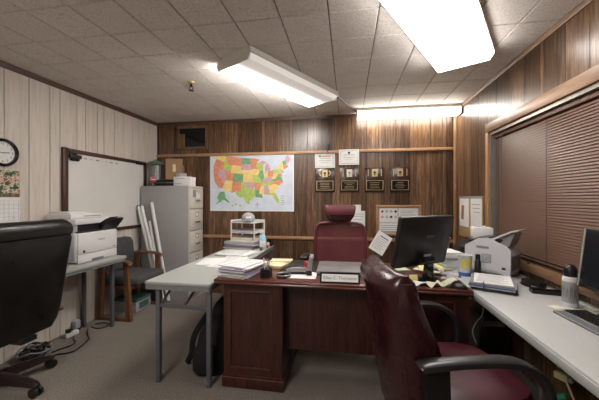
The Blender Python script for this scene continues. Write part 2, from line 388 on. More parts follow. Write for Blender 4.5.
# trims
struct('trim_1', B().prism([(XL, ZC), (XL, ZC-0.045), (XL+0.012, ZC-0.045), (XL+0.022, ZC-0.02), (XL+0.022, ZC)], 'y', YF, YB), 'crown', 'dark brown crown strip along the pale left wall', 'trim')
struct('trim_2', B().prism([(YB, ZC), (YB, ZC-0.04), (YB-0.012, ZC-0.04), (YB-0.02, ZC-0.015), (YB-0.02, ZC)], 'x', XL+0.022, XR), 'crown', 'dark crown strip along the walnut back wall', 'trim')
struct('trim_3', B().prism([(XR, ZC), (XR, ZC-0.035), (XR-0.010, ZC-0.035), (XR-0.018, ZC-0.012), (XR-0.018, ZC)], 'y', YF, YB-0.02), 'rail_y', 'slim light brown crown strip over the window wall', 'trim')
struct('trim_4', B().rbox(XL, XR, YB-0.022, YB, 1.935, 1.975, 0.005), 'rail', 'upper light wood rail across the back wall', 'trim')
struct('trim_5', B().rbox(XL, XR, YB-0.022, YB, 0.785, 0.825, 0.005), 'rail', 'lower light wood rail across the back wall', 'trim')
struct('trim_6', B().rbox(XR-0.03, XR, YB-0.05, YB-0.022, 0, ZC-0.04, 0.004), 'rail_v', 'light wood corner bead between back and right walls', 'trim')

# window with brown blind
win = tag(place(bpy.data.objects.new('window_1', None)), 'wide window in the right wall behind a brown slatted blind', 'window', None, 'structure')
part('window_trim', B().rbox(XR-0.018, XR+0.002, WY0-0.08, WY1+0.055, WZ1, WZ1+0.085, 0.004), 'rail_y', win)
part('window_trim', B().rbox(XR-0.018, XR+0.002, WY1, WY1+0.055, WZ0-0.05, WZ1, 0.004), 'rail_v', win)
part('window_trim', B().rbox(XR-0.018, XR+0.002, WY0-0.08, WY0, WZ0-0.05, WZ1, 0.004), 'rail_v', win)
part('window_sill', B().rbox(XR-0.05, XR+0.1, WY0-0.08, WY1+0.055, WZ0-0.055, WZ0, 0.006), 'rail_y', win)
part('window_frame', B().box(XR, XR+0.10, WY0, WY1, WZ1-0.028, WZ1).box(XR, XR+0.10, WY1-0.028, WY1, WZ0, WZ1-0.028)
     .box(XR, XR+0.10, WY0, WY0+0.028, WZ0, WZ1-0.028).box(XR+0.08, XR+0.10, 1.86, 1.90, WZ0, WZ1-0.028), 'headrail', win, 'grey aluminium window frame')
part('pane', B().box(XR+0.100, XR+0.106, WY0, WY1, WZ0, WZ1), 'darkglass', win)
bl = thing('window_blind', 'brown horizontal slat blind closed over the right hand window', 'blind', (XR+0.045, 0, 0))
Y0, Y1 = WY0+0.035, WY1-0.035
part('head_rail', B().rbox(-0.02, 0.02, Y0, Y1, WZ1-0.062, WZ1-0.031, 0.003), 'slat', bl)
sl = B(); 
prof = [(-0.0125+0.025*i/4, 0.0022*(1-((i-2)/2)**2)) for i in range(5)]
a = R(63)
pr2 = [(p[0]*math.cos(a)-p[1]*math.sin(a), p[0]*math.sin(a)+p[1]*math.cos(a)) for p in prof]
sl.loft([[(q[0], yy, q[1]) for q in pr2] + [(q[0]+0.0006, yy, q[1]-0.0006) for q in reversed(pr2)] for yy in (Y0, Y1)])
slat_me = sl.mesh('slat', 'slat')
z = WZ1-0.078
while z > WZ0+0.045:
    place(bpy.data.objects.new('slat', slat_me), bl, (0, 0, z)); z -= 0.019
part('bottom_rail', B().rbox(-0.012, 0.012, Y0, Y1, WZ0+0.012, WZ0+0.026, 0.003), 'slat', bl)
for yy in (2.93, 2.28, 1.62, 0.95):
    part('ladder_cord', B().cyl((-0.0135, yy, WZ0+0.02), (-0.0135, yy, WZ1-0.06), 0.0016, n=6), 'groove', bl)
part('tilt_wand', B().cyl((-0.024, 2.86, 1.25), (-0.022, 2.86, WZ1-0.05), 0.004, n=8), 'slat', bl)

# small dark transom window high in the back wall
w2 = tag(place(bpy.data.objects.new('window_2', None)), 'small dark framed pane high in the back wall near the left corner', 'window', None, 'structure')
vx0, vx1, vz0, vz1 = -2.43, -1.965, 2.045, 2.375
for nm, b in (('frame_rail', (vx0, vx1, vz1-0.035, vz1)), ('frame_rail', (vx0, vx1, vz0, vz0+0.03)), ('frame_stile', (vx0, vx0+0.03, vz0+0.03, vz1-0.035)), ('frame_stile', (vx1-0.032, vx1, vz0+0.03, vz1-0.035))):
    part(nm, B().rbox(b[0], b[1], YB-0.026, YB, b[2], b[3], 0.004), 'panel_strip', w2)
part('pane', B().box(vx0+0.03, vx1-0.032, YB-0.008, YB-0.002, vz0+0.03, vz1-0.035), 'darkglass', w2)
part('pane_reflection', B().box(vx0+0.03, vx0+0.115, YB-0.013, YB-0.008, vz0+0.03, vz1-0.11), 'panel_strip', w2, 'light brown strip painted as a reflection at the left of the dark pane')  # bright reflection in the pane, painted as a pale strip

# ================================================================ CEILING LIGHTS
def ceiling_light(label, loc, rz, L, Wd, mat, depth=0.085, pan=None):
    t = thing('ceiling_light', label, 'light', loc, rz, 'fluorescent ceiling lights')
    h = Wd/2; pan = pan or 0.028
    part('housing', B().rbox(-h*0.93, h*0.93, -L/2+0.006, L/2-0.006, -pan, 0, 0.004), 'enamel', t)
    pr = [(-h, -pan+0.004), (-h, -pan-0.016), (-h*0.86, -depth), (h*0.86, -depth), (h, -pan-0.016), (h, -pan+0.004)]
    part('diffuser', B().prism(pr, 'y', -L/2+0.012, L/2-0.012), mat, t, 'glowing white acrylic diffuser')
    ec = [(-h-0.003, 0), (-h-0.003, -pan-0.018), (-h*0.87, -depth-0.004), (h*0.87, -depth-0.004), (h+0.003, -pan-0.018), (h+0.003, 0)]
    for sgn in (-1, 1):
        part('end_cap', B().prism(ec, 'y', sgn*(L/2-0.012), sgn*L/2), 'enamel', t)
        part('side_rail', B().box(sgn*(h*0.93), sgn*(h+0.004), -L/2, L/2, -pan-0.006, -0.004), 'enamel', t)
    return t
tA = ceiling_light('wide white ceiling light left of centre with only one side glowing', (-0.575, 2.655, ZC), R(-30), 1.19, 0.405, 'lampA')
part('side_ridge', B().rbox(0.190, 0.214, -0.598, 0.598, -0.048, -0.036, 0.003), 'enamel', tA)
ceiling_light('brightest wide ceiling light overhead nearest the window', (0.575, 1.935, ZC), R(-30), 1.22, 0.405, 'lampB')
tC = ceiling_light('narrow glowing strip light on the ceiling along the back wall', (0.705, 3.755, ZC), R(-90), 1.20, 0.15, 'lampC', 0.105, 0.03)
ceiling_light('wide ceiling light above the rear half of the room, behind the viewpoint', (-1.15, -0.25, ZC), R(-30), 1.22, 0.405, 'lampR')
solo('light_cable', B().tube(curve_pts([(-0.13, 3.06, ZC-0.022), (-0.08, 3.2, ZC-0.03), (-0.02, 3.42, ZC-0.02), (0.05, 3.62, ZC-0.018), (0.10, 3.74, ZC-0.02)]), 0.008), 'black', 'black cable linking two ceiling lights', 'cable')
sp = thing('fire_sprinkler', 'small dark sprinkler head on the ceiling tiles', 'sprinkler', (-1.47, 2.60, ZC))
part('escutcheon', B().lathe([(0.001, 0), (0.035, 0), (0.03, -0.012), (0.012, -0.016)], 16), 'brass', sp)
part('pipe', B().cyl((0, 0, -0.01), (0, 0, -0.045), 0.012, n=10), 'black', sp)
part('frame_arms', B().tube([(-0.012, 0, -0.04), (-0.022, 0, -0.055), (-0.004, 0, -0.078)], 0.004, 6).tube([(0.012, 0, -0.04), (0.022, 0, -0.055), (0.004, 0, -0.078)], 0.004, 6), 'black', sp)
part('deflector', B().lathe([(0.001, -0.076), (0.024, -0.078), (0.024, -0.081), (0.001, -0.082)], 14), 'black', sp)

# ================================================================ LEFT WALL
ck = thing('wall_clock', 'round black rimmed wall clock on the pale wall above the calendar', 'clock', (XL, 1.955, 1.705))
part('rim', B().loft([[(x_, r*math.cos(2*math.pi*i/40), r*math.sin(2*math.pi*i/40)) for i in range(40)] for x_, r in ((0, 0.113), (0.03, 0.113), (0.04, 0.103), (0.034, 0.09), (0.012, 0.088))]), 'blackgloss', ck)
part('face', B().cyl((0.011, 0, 0), (0.016, 0, 0), 0.0885, n=36), 'paper', ck)
for k in range(12):
    t = R(90-30*k); text('numeral', str(k or 12), 0.024, 'inkblack', ck, (0.0162, math.cos(t)*0.072, math.sin(t)*0.072), (R(90), 0, R(90)))
part('hour_hand', B().box(0.017, 0.018, -0.004, 0.05, -0.003, 0.003, rx=R(8)), 'inkblack', ck)
part('minute_hand', B().box(0.0185, 0.0195, -0.075, 0.005, -0.002, 0.002, rx=R(-5)), 'inkblack', ck)
cal = thing('wall_calendar', 'wall calendar with a floral photo above a white date grid', 'calendar', (XL, 1.955, 1.13))
part('photo_page', B().box(0.001, 0.005, -0.135, 0.135, 0.245, 0.435), 'photo', cal, 'floral photograph page')
part('caption_band', B().box(0.001, 0.0055, -0.135, 0.135, 0.215, 0.245), 'panel', cal, 'brown band between photo and dates')
part('date_page', B().box(0.001, 0.005, -0.135, 0.135, 0.0, 0.215), 'paper', cal)
g = B()
for k in range(8): g.box(0.005, 0.0056, -0.125+0.25*k/7-0.0006, -0.125+0.25*k/7+0.0006, 0.02, 0.185)
for k in range(6): g.box(0.005, 0.0056, -0.125, 0.125, 0.02+0.165*k/5-0.0006, 0.02+0.165*k/5+0.0006)
part('date_grid', g, 'ink', cal)

wbd = thing('whiteboard', 'large whiteboard in a dark brown frame on the pale wall', 'whiteboard', (XL, 0, 0))
wy0, wy1, wz0, wz1 = 2.462, 3.66, 0.955, 1.835
part('panel', B().box(0.002, 0.014, wy0+0.03, wy1-0.03, wz0+0.02, wz1-0.02), 'board', wbd, 'white writing surface')
part('frame_rail', B().rbox(0.001, 0.026, wy0, wy1, wz1-0.042, wz1, 0.004), 'wbframe', wbd)
part('frame_rail', B().rbox(0.001, 0.026, wy0, wy1, wz0, wz0+0.036, 0.004), 'wbframe', wbd)
part('frame_stile', B().rbox(0.001, 0.030, wy0-0.004, wy0+0.05, wz0, wz1+0.004, 0.004), 'wbframe', wbd)
part('frame_stile', B().rbox(0.001, 0.028, wy1-0.045, wy1, wz0, wz1, 0.004), 'wbframe', wbd)
part('corner_clip', B().rbox(0.02, 0.034, wy1-0.20, wy1-0.02, wz1-0.05, wz1-0.012, 0.004), 'black', wbd)
wr_ = B(); yy = 2.62
while yy < 3.2:
    l = random.uniform(0.02, 0.055)
    wr_.box(0.014, 0.0146, yy, yy+l, wz1-0.083+random.uniform(-.004, .004), wz1-0.077+random.uniform(-.004, .006)); yy += l+random.uniform(0.015, 0.05)
part('marker_writing', wr_, 'ink', wbd)
er = thing('board_eraser', 'black eraser stuck to the upper left of the whiteboard', 'eraser', (XL+0.014, 2.585, 1.745))
part('body', B().rbox(0, 0.03, -0.065, 0.065, -0.004, 0.034, 0.006), 'black', er); part('felt', B().rbox(0.0, 0.022, -0.045, 0.045, -0.028, -0.004, 0.004), 'blackmatte', er)
solo('marker_clip', B().rbox(0, 0.018, -0.04, 0.04, -0.012, 0.012, 0.004).rbox(0, 0.022, -0.055, -0.02, 0.0, 0.03, 0.004), 'black', 'small black magnet clip above the eraser on the whiteboard', 'clip', (XL+0.014, 2.565, 1.79))

# printer table
pt = thing('printer_table', 'narrow pale table under the white printer by the left wall', 'table', (0, 0, 0))
part('tabletop', B().rbox(-2.745, -2.285, 1.99, 2.755, 0.712, 0.74, 0.006), 'tabletop', pt)
part('apron', B().box(-2.735, -2.30, 2.0, 2.745, 0.685, 0.7125), 'edge', pt)
for lx, ly in ((-2.43, 2.72), (-2.705, 2.66)):
    part('leg', B().rbox(lx-0.018, lx+0.018, ly-0.014, ly+0.014, 0, 0.69, 0.004), 'steel', pt)
part('wall_bracket', B().prism([(-2.755, 0.40), (-2.735, 0.40), (-2.40, 0.67), (-2.40, 0.686), (-2.755, 0.686)], 'y', 2.02, 2.035), 'steel', pt)

# printer
pn = thing('office_printer', 'white multifunction laser printer on the narrow table', 'printer', (-2.405, 2.515, 0.74))
part('body', B().rbox(-0.31, 0, -0.235, 0.235, 0.012, 0.285, 0.012), 'white', pn)
part('side_cover', B().rbox(-0.30, -0.015, -0.242, -0.23, 0.02, 0.30, 0.006), 'lilac', pn, 'side panel with its shade put into the grey lilac colour')
pf = part('front_door', B().rbox(-0.004, 0.014, -0.222, 0.23, 0.085, 0.272, 0.008), 'white', pn)
text('logo', 'Canon', 0.030, 'ink', pf, (0.0145, 0.03, 0.20), (R(90), 0, R(90)))
part('label_square', B().box(0.0138, 0.0148, -0.175, -0.150, 0.095, 0.118), 'inkblack', pf)
part('label_line', B().box(0.0138, 0.0148, 0.17, 0.205, 0.105, 0.112), 'ink', pf)
dr = part('paper_drawer', B().rbox(-0.004, 0.012, -0.222, 0.23, 0.004, 0.082, 0.006), 'white', pn)
part('drawer_grip', B().rbox(0.004, 0.0135, -0.08, 0.06, 0.004, 0.03, 0.004), 'fax_dark', dr)
part('output_cavity', B().box(-0.30, -0.025, -0.20, 0.215, 0.27, 0.36), 'blackmatte', pn, 'dark paper output slot')
part('output_tray', B().rbox(-0.30, 0.0, -0.225, 0.225, 0.277, 0.292, 0.004), 'black', pn)
part('corner_post', B().rbox(-0.31, -0.02, -0.235, -0.195, 0.27, 0.36, 0.006), 'lilac', pn)
sc = part('scanner_unit', B().rbox(-0.315, 0.0, -0.24, 0.22, 0.355, 0.405, 0.008), 'white', pn)
part('document_feeder', B().rbox(-0.31, -0.05, -0.235, 0.12, 0.405, 0.455, 0.012).rbox(-0.305, -0.08, -0.22, -0.02, 0.445, 0.47, 0.01), 'white', sc)
part('feeder_slot', B().box(-0.06, -0.047, -0.10, 0.09, 0.425, 0.432), 'ink', sc)
cp = part('control_panel', B().prism([(0.0, 0.285), (0.02, 0.30), (0.095, 0.385), (0.08, 0.40), (0.0, 0.36)], 'y', 0.03, 0.225), 'black', pn, 'tilted black control panel')
part('touch_screen', B().box(0.005, 0.085, 0.06, 0.17, 0.3935, 0.3955, ry=R(-24)), 'screen', cp)

# black leather chair at the left
def star_base(t, mats, R0, zhub, ang0, n=5, w=0.03):
    part('gas_column', B().cyl((0, 0, 0.06), (0, 0, zhub), 0.028, n=14), mats[1], t)
    part('hub', B().lathe([(0.02, 0.055), (0.055, 0.06), (0.06, 0.11), (0.045, 0.14), (0.03, 0.14)], 18), mats[0], t)
    for k in range(n):
        a_ = ang0+2*math.pi*k/n; u = Vector((math.cos(a_), math.sin(a_), 0)); q = Vector((-u.y, u.x, 0))
        rg = []
        for s_, hw, z0, z1 in ((0.03, 0.036, 0.066, 0.135), (R0*0.4, 0.033, 0.074, 0.130), (R0*0.75, 0.030, 0.074, 0.118), (R0*0.97, 0.027, 0.070, 0.100), (R0*1.06, 0.014, 0.070, 0.09)):
            rg.append([u*s_ - q*hw + Vector((0, 0, z0)), u*s_ + q*hw + Vector((0, 0, z0)), u*s_ + q*hw*0.9 + Vector((0, 0, z1-0.008)), u*s_ + q*hw*0.45 + Vector((0, 0, z1)), u*s_ - q*hw*0.45 + Vector((0, 0, z1)), u*s_ - q*hw*0.9 + Vector((0, 0, z1-0.008))])
        sp_ = part('base_spoke', B().loft(rg), mats[0], t)
        e = u*R0
        cs = B()
        for sg in (-1, 1):
            c0 = e + q*0.008*sg; cs.cyl(c0 + Vector((0, 0, 0.033)), c0 + q*0.018*sg + Vector((0, 0, 0.033)), 0.033, n=16)
        cs.cyl(e + Vector((0, 0, 0.03)), e + Vector((0, 0, 0.07)), 0.011, n=8)
        cs.rbox(e.x-0.02, e.x+0.02, e.y-0.02, e.y+0.02, 0.035, 0.062, 0.008, rz=a_)
        part('caster', cs, 'black', sp_)
bc = thing('executive_chair', 'black leather executive chair turned to the left wall, dark base on casters', 'chair', (-2.41, 1.66, 0), R(180))
# local +x is the way it faces
back_secs = []
for i in range(15):
    t_ = i/14.0; z_ = 0.40+0.745*t_
    hw = 0.225+0.082*min(1, t_*1.05)
    if t_ > 0.88: hw -= 0.05*(t_-0.88)/0.12
    if t_ < 0.06: hw -= 0.03
    th = 0.055 if 0.08 < t_ < 0.9 else 0.04
    lean = -0.235-0.060*t_
    back_secs.append((z_, lean, 0.0, th, hw))
back_secs.append((1.155, -0.302, 0, 0.02, 0.26))
part('backrest', B().superz(back_secs, 36, 4.5), 'leather_black', bc)
part('top_roll', B().superz([(1.05, -0.288, 0, 0.03, 0.290), (1.07, -0.286, 0, 0.064, 0.306), (1.11, -0.288, 0, 0.073, 0.308), (1.145, -0.29, 0, 0.066, 0.290), (1.168, -0.29, 0, 0.052, 0.262), (1.18, -0.29, 0, 0.03, 0.235)], 36, 3.5), 'leather_black', bc)
part('seat', B().superz([(0.40, 0.02, 0, 0.24, 0.23), (0.42, 0.02, 0, 0.27, 0.26), (0.48, 0.02, 0, 0.275, 0.265), (0.515, 0.02, 0, 0.25, 0.24), (0.525, 0.02, 0, 0.18, 0.17)], 36, 4), 'leather_black', bc)
part('tilt_mechanism', B().rbox(-0.14, 0.10, -0.09, 0.09, 0.345, 0.405, 0.01).box(-0.30, -0.10, -0.05, 0.05, 0.37, 0.40), 'black', bc)
part('adjustment_knob', B().cyl((-0.26, -0.225, 0.50), (-0.26, -0.265, 0.50), 0.014, n=10), 'chrome', bc)
part('tilt_lever', B().cyl((-0.06, -0.09, 0.37), (-0.06, -0.24, 0.36), 0.007, n=8).cyl((-0.06, -0.24, 0.36), (-0.06, -0.28, 0.358), 0.014, n=10), 'black', bc)
star_base(bc, ('plum', 'black'), 0.335, 0.35, R(182))

# wooden side chair with charcoal upholstery
sc_ = thing('side_chair', 'wooden armchair with charcoal upholstery between printer and filing cabinet', 'chair', (-2.52, 3.125, 0))
for sg in (-1, 1):
    yy = sg*0.265
    part('front_leg', B().prism([(0.15, 0.0), (0.205, 0.0), (0.165, 0.64), (0.115, 0.64)], 'y', yy-0.02, yy+0.02), 'chairwood', sc_)
    part('rear_leg', B().prism([(-0.215, 0.0), (-0.16, 0.0), (-0.13, 0.64), (-0.175, 0.64)], 'y', yy-0.02, yy+0.02), 'chairwood', sc_)
    part('runner', B().rbox(-0.20, 0.19, yy-0.019, yy+0.019, 0.0, 0.035, 0.006), 'chairwood', sc_)
    part('armrest', B().tube(curve_pts([(-0.20, yy, 0.645), (-0.05, yy, 0.655), (0.10, yy, 0.652), (0.175, yy, 0.635), (0.20, yy, 0.61)]), 0.02, 10, flat=(0.03, 0.017)), 'chairwood', sc_)
part('seat', B().rbox(-0.19, 0.265, -0.24, 0.24, 0.375, 0.472, 0.035, 4), 'fabric_grey', sc_)
part('seat_rail', B().rbox(-0.17, 0.19, -0.245, 0.245, 0.335, 0.376, 0.008), 'chairwood', sc_)
part('backrest', B().superz([(0.50, -0.175, 0, 0.02, 0.20), (0.53, -0.178, 0, 0.035, 0.235), (0.66, -0.183, 0, 0.038, 0.245), (0.80, -0.188, 0, 0.035, 0.235), (0.85, -0.19, 0, 0.028, 0.20), (0.868, -0.19, 0, 0.012, 0.13)], 32, 3.4), 'fabric_grey', sc_)
part('back_post', B().box(-0.195, -0.16, -0.20, -0.165, 0.37, 0.60).box(-0.195, -0.16, 0.165, 0.20, 0.37, 0.60), 'chairwood', sc_)
bx_ = thing('storage_box', 'grey plastic box with a green lid on the floor under the side chair', 'box', (-2.60, 3.22, 0))
part('body', B().rbox(-0.13, 0.16, -0.13, 0.13, 0.0, 0.12, 0.01), 'paper_grey', bx_); part('lid', B().rbox(-0.135, 0.165, -0.135, 0.135, 0.12, 0.15, 0.008), 'teal', bx_)
part('label_patch', B().box(0.1602, 0.1615, -0.08, 0.08, 0.03, 0.10), 'teal', bx_)

# white tubes leaning in the corner
for nm, p0, p1, r_, lab in (('leftmost of the white tubes leaning beside the filing cabinet', (-2.385, 3.452, 0.02), (-2.712, 3.476, 1.235), 0.020, 0),
                            ('second white tube from the left leaning beside the filing cabinet', (-2.335, 3.446, 0.02), (-2.665, 3.480, 1.225), 0.021, 0),
                            ('shortest white tube leaning beside the filing cabinet', (-2.38, 3.507, 0.02), (-2.575, 3.509, 1.03), 0.017, 0),
                            ('rightmost white tube leaning on the grey cabinet side', (-2.285, 3.488, 0.02), (-2.545, 3.508, 1.275), 0.021, 0)):
    t = thing('mailing_tube', nm, 'tube', p0, 0, 'white tubes by the filing cabinet')
    d_ = Vector(p1)-Vector(p0); u_ = d_.normalized()
    part('tube_body', B().cyl((0, 0, 0), d_, r_, n=16), 'tube', t)
    part('end_cap', B().cyl(d_-u_*0.004, d_+u_*0.012, r_+0.0015, n=16), 'ink' if 'left' in nm[:6] else 'white', t)

# filing cabinet (drawers face +x)
fc = thing('filing_cabinet', 'tall five drawer putty filing cabinet in the back left corner', 'cabinet', (-2.03, 3.72, 0))
hw, dp, ht = 0.185, 0.688, 1.503
part('body', B().rbox(-dp, -0.012, -hw, hw, 0.0, ht, 0.004), 'cabside', fc)
part('front_frame', B().box(-0.012, 0, -hw, -hw+0.014, 0.0, ht).box(-0.012, 0, hw-0.014, hw, 0, ht).box(-0.012, 0, -hw+0.014, hw-0.014, ht-0.02, ht).box(-0.012, 0, -hw+0.014, hw-0.014, 0, 0.05), 'cab', fc)
dh = (ht-0.07)/5
for k in range(5):
    z0 = 0.05+dh*k
    d_ = part('drawer', B().rbox(-0.010, 0.010, -hw+0.017, hw-0.017, z0+0.005, z0+dh-0.005, 0.004), 'cab', fc)
    part('handle', B().tube(curve_pts([(0.010, -0.05, z0+dh*0.42), (0.030, -0.045, z0+dh*0.40), (0.036, 0, z0+dh*0.385), (0.030, 0.045, z0+dh*0.40), (0.010, 0.05, z0+dh*0.42)], 4), 0.0085, 8), 'chrome', d_)
    part('label_holder', B().box(0.0095, 0.013, -0.035, 0.035, z0+dh*0.64, z0+dh*0.66).box(0.0095, 0.013, -0.035, 0.035, z0+dh*0.82, z0+dh*0.84)
         .box(0.0095, 0.013, -0.035, -0.029, z0+dh*0.66, z0+dh*0.82).box(0.0095, 0.013, 0.029, 0.035, z0+dh*0.66, z0+dh*0.82), 'chrome', d_)
    part('label_card', B().box(0.0098, 0.0108, -0.029, 0.029, z0+dh*0.66, z0+dh*0.82), 'paper', d_)
    if k == 4:
        part('sticker', B().box(0.0102, 0.0135, -0.11, -0.03, z0+dh*0.55, z0+dh*0.88), 'ink', d_, 'dark sticker on the top drawer')
        part('sticker_note', B().box(0.0102, 0.0142, -0.02, 0.08, z0+dh*0.50, z0+dh*0.72), 'paper', d_)

# things on the cabinet
zt = ht
ln = thing('camp_lantern', 'camping lantern with a dark green roof on the filing cabinet', 'lantern', (-2.612, 3.685, zt))
part('base', B().lathe([(0.001, 0), (0.095, 0), (0.10, 0.02), (0.085, 0.05), (0.06, 0.06)], 24), 'black', ln)
part('globe', B().lathe([(0.062, 0.06), (0.072, 0.10), (0.072, 0.26), (0.062, 0.30)], 24), 'glass', ln)
part('light_tube', B().cyl((0.015, 0, 0.06), (0.015, 0, 0.29), 0.024, n=12), 'white', ln)
part('roof', B().lathe([(0.06, 0.30), (0.112, 0.300), (0.115, 0.310), (0.08, 0.335), (0.04, 0.352), (0.001, 0.355)], 28), 'green', ln)
part('top_knob', B().lathe([(0.001, 0.353), (0.018, 0.355), (0.02, 0.368), (0.001, 0.375)], 12), 'chrome', ln)
for k in range(4):
    a_ = R(45+90*k); part('guard_post', B().cyl((0.09*math.cos(a_), 0.09*math.sin(a_), 0.04), (0.09*math.cos(a_), 0.09*math.sin(a_), 0.31), 0.004, n=8), 'fax_dark', ln)
ro = thing('red_ornament', 'small red ball ornament in front of the lantern', 'ornament', (-2.565, 3.552, zt))
part('foot', B().lathe([(0.001, 0), (0.026, 0), (0.024, 0.03), (0.012, 0.055)], 14), 'black', ro)
part('ball', B().lathe([(0.001, 0.045), (0.022, 0.052), (0.036, 0.075), (0.036, 0.09), (0.022, 0.113), (0.001, 0.12)], 18), 'red', ro)
part('highlight_band', B().lathe([(0.0375, 0.078), (0.038, 0.083), (0.0375, 0.088)], 18), 'white', ro)
cb = thing('cardboard_box', 'brown cardboard box with a raised flap on the filing cabinet', 'box', (-2.375, 3.775, zt), R(24))
part('box_wall', B().box(-0.11, 0.11, -0.09, -0.086, 0, 0.30).box(-0.11, 0.11, 0.086, 0.09, 0, 0.30).box(-0.11, -0.106, -0.086, 0.086, 0, 0.30).box(0.106, 0.11, -0.086, 0.086, 0, 0.30).box(-0.106, 0.106, -0.086, 0.086, 0, 0.004), 'card', cb)
part('flap', B().box(-0.108, 0.108, -0.094, -0.090, 0.30, 0.375, rx=R(8)), 'card', cb)
part('tape_strip', B().box(-0.02, 0.02, -0.0912, -0.09, 0.2, 0.30), 'paper_manila', cb)
kb_ = thing('black_case', 'flat black zip case lying in front of the cardboard box', 'case', (-2.405, 3.595, zt), R(0))
part('case_body', B().superz([(0.0, 0, 0, 0.125, 0.045), (0.012, 0, 0, 0.132, 0.05), (0.06, 0, 0, 0.13, 0.048), (0.082, 0, 0, 0.11, 0.045), (0.088, 0, 0, 0.06, 0.02)], 28, 3), 'blackmatte', kb_)
part('zip', B().superz([(0.038, 0, 0, 0.1335, 0.0515), (0.044, 0, 0, 0.1335, 0.0515)], 28, 3), 'ink', kb_)
part('carry_handle', B().tube(curve_pts([(-0.05, -0.048, 0.05), (-0.04, -0.062, 0.055), (0.04, -0.062, 0.055), (0.05, -0.048, 0.05)], 4), 0.006, 6), 'blackmatte', kb_)
wb_ = thing('white_carton', 'low white carton at the front edge of the filing cabinet', 'box', (-2.142, 3.625, zt))
part('tray', B().rbox(-0.115, 0.115, -0.075, 0.075, 0.0, 0.105, 0.003), 'paper', wb_)
part('lid', B().rbox(-0.118, 0.118, -0.078, 0.078, 0.085, 0.118, 0.003), 'paper', wb_)
part('print_line', B().box(-0.08, 0.04, -0.0786, -0.0778, 0.094, 0.100).box(-0.11, 0.0, -0.0786, -0.0778, 0.025, 0.03), 'ink', wb_)
tr_ = thing('tape_roll', 'roll of pale tape lying on the white carton', 'tape', (-2.19, 3.625, zt+0.118))
part('roll', B().lathe([(0.035, 0.0), (0.066, 0.0), (0.066, 0.048), (0.035, 0.048), (0.035, 0.0)], 24), 'paper_grey', tr_); part('core', B().lathe([(0.031, 0.002), (0.0345, 0.002), (0.0345, 0.046), (0.031, 0.046), (0.031, 0.002)], 24), 'card', tr_)

# floor cables at the left
solo('extension_cable', B().tube(curve_pts([(-2.46, 2.08, 0.008), (-2.44, 2.14, 0.008), (-2.385, 2.165, 0.008), (-2.35, 2.22, 0.008), (-2.37, 2.31, 0.008), (-2.41, 2.42, 0.008), (-2.50, 2.50, 0.008), (-2.57, 2.56, 0.008), (-2.60, 2.60, 0.01)]), 0.006, 6), 'black', 'black cable looping widest across the carpet below the printer', 'cable')
solo('extension_cable', B().tube(curve_pts([(-2.52, 2.16, 0.008), (-2.50, 2.22, 0.008), (-2.47, 2.29, 0.008), (-2.49, 2.36, 0.008), (-2.55, 2.40, 0.008), (-2.60, 2.45, 0.010)]), 0.006, 6), 'black', 'shorter black cable curled close to the pale wall', 'cable')
solo('extension_cable', B().tube(curve_pts([(-2.62, 2.66, 0.008), (-2.53, 2.64, 0.008), (-2.48, 2.68, 0.008), (-2.50, 2.76, 0.008), (-2.58, 2.77, 0.008), (-2.64, 2.73, 0.008)]), 0.005, 6), 'black', 'black cable coiled beside the printer table leg', 'cable')
ps = thing('power_strip', 'white plug adapter on the floor under the printer table', 'power strip', (-2.655, 2.47, 0), R(80))
part('strip_body', B().rbox(-0.06, 0.06, -0.025, 0.025, 0, 0.04, 0.006), 'white', ps); part('plug', B().rbox(-0.045, -0.01, -0.02, 0.02, 0.04, 0.075, 0.006), 'black', ps)
solo('wall_cable', B().tube(curve_pts([(-2.735, 2.66, 0.66), (-2.74, 2.70, 0.45), (-2.735, 2.66, 0.2), (-2.72, 2.64, 0.06), (-2.70, 2.62, 0.01)]), 0.007, 6), 'black', 'black cable hanging down the pale wall behind the printer table', 'cable')
ol = thing('cable_box', 'small grey junction box on the floor by the wall', 'box', (-2.72, 2.585, 0))
part('casing', B().rbox(-0.025, 0.025, -0.03, 0.03, 0.02, 0.10, 0.008), 'paper_grey', ol); part('foot', B().rbox(-0.025, 0.025, -0.03, 0.03, 0, 0.02, 0.003), 'black', ol)
pile = thing('cable_pile', 'tangled pile of grey and black cables on the floor behind the black chair', 'cables', (-2.585, 2.075, 0))
for k in range(12):
    pts = []; rr = random.uniform(0.06, 0.115); ph = random.uniform(0, 6); ecc = random.uniform(0.6, 1.0)
    for i in range(15):
        t = 2*math.pi*i/14*1.0; pts.append((rr*1.05*math.cos(t+ph)*ecc+random.uniform(-.012, .012), rr*0.95*math.sin(t+ph)+random.uniform(-.012, .012), 0.022+k*0.007+0.012*math.sin(3*t+ph)))
    part('cable_loop', B().tube(curve_pts(pts, 3), 0.0075, 6), ('black', 'ink', 'black')[k % 3], pile)

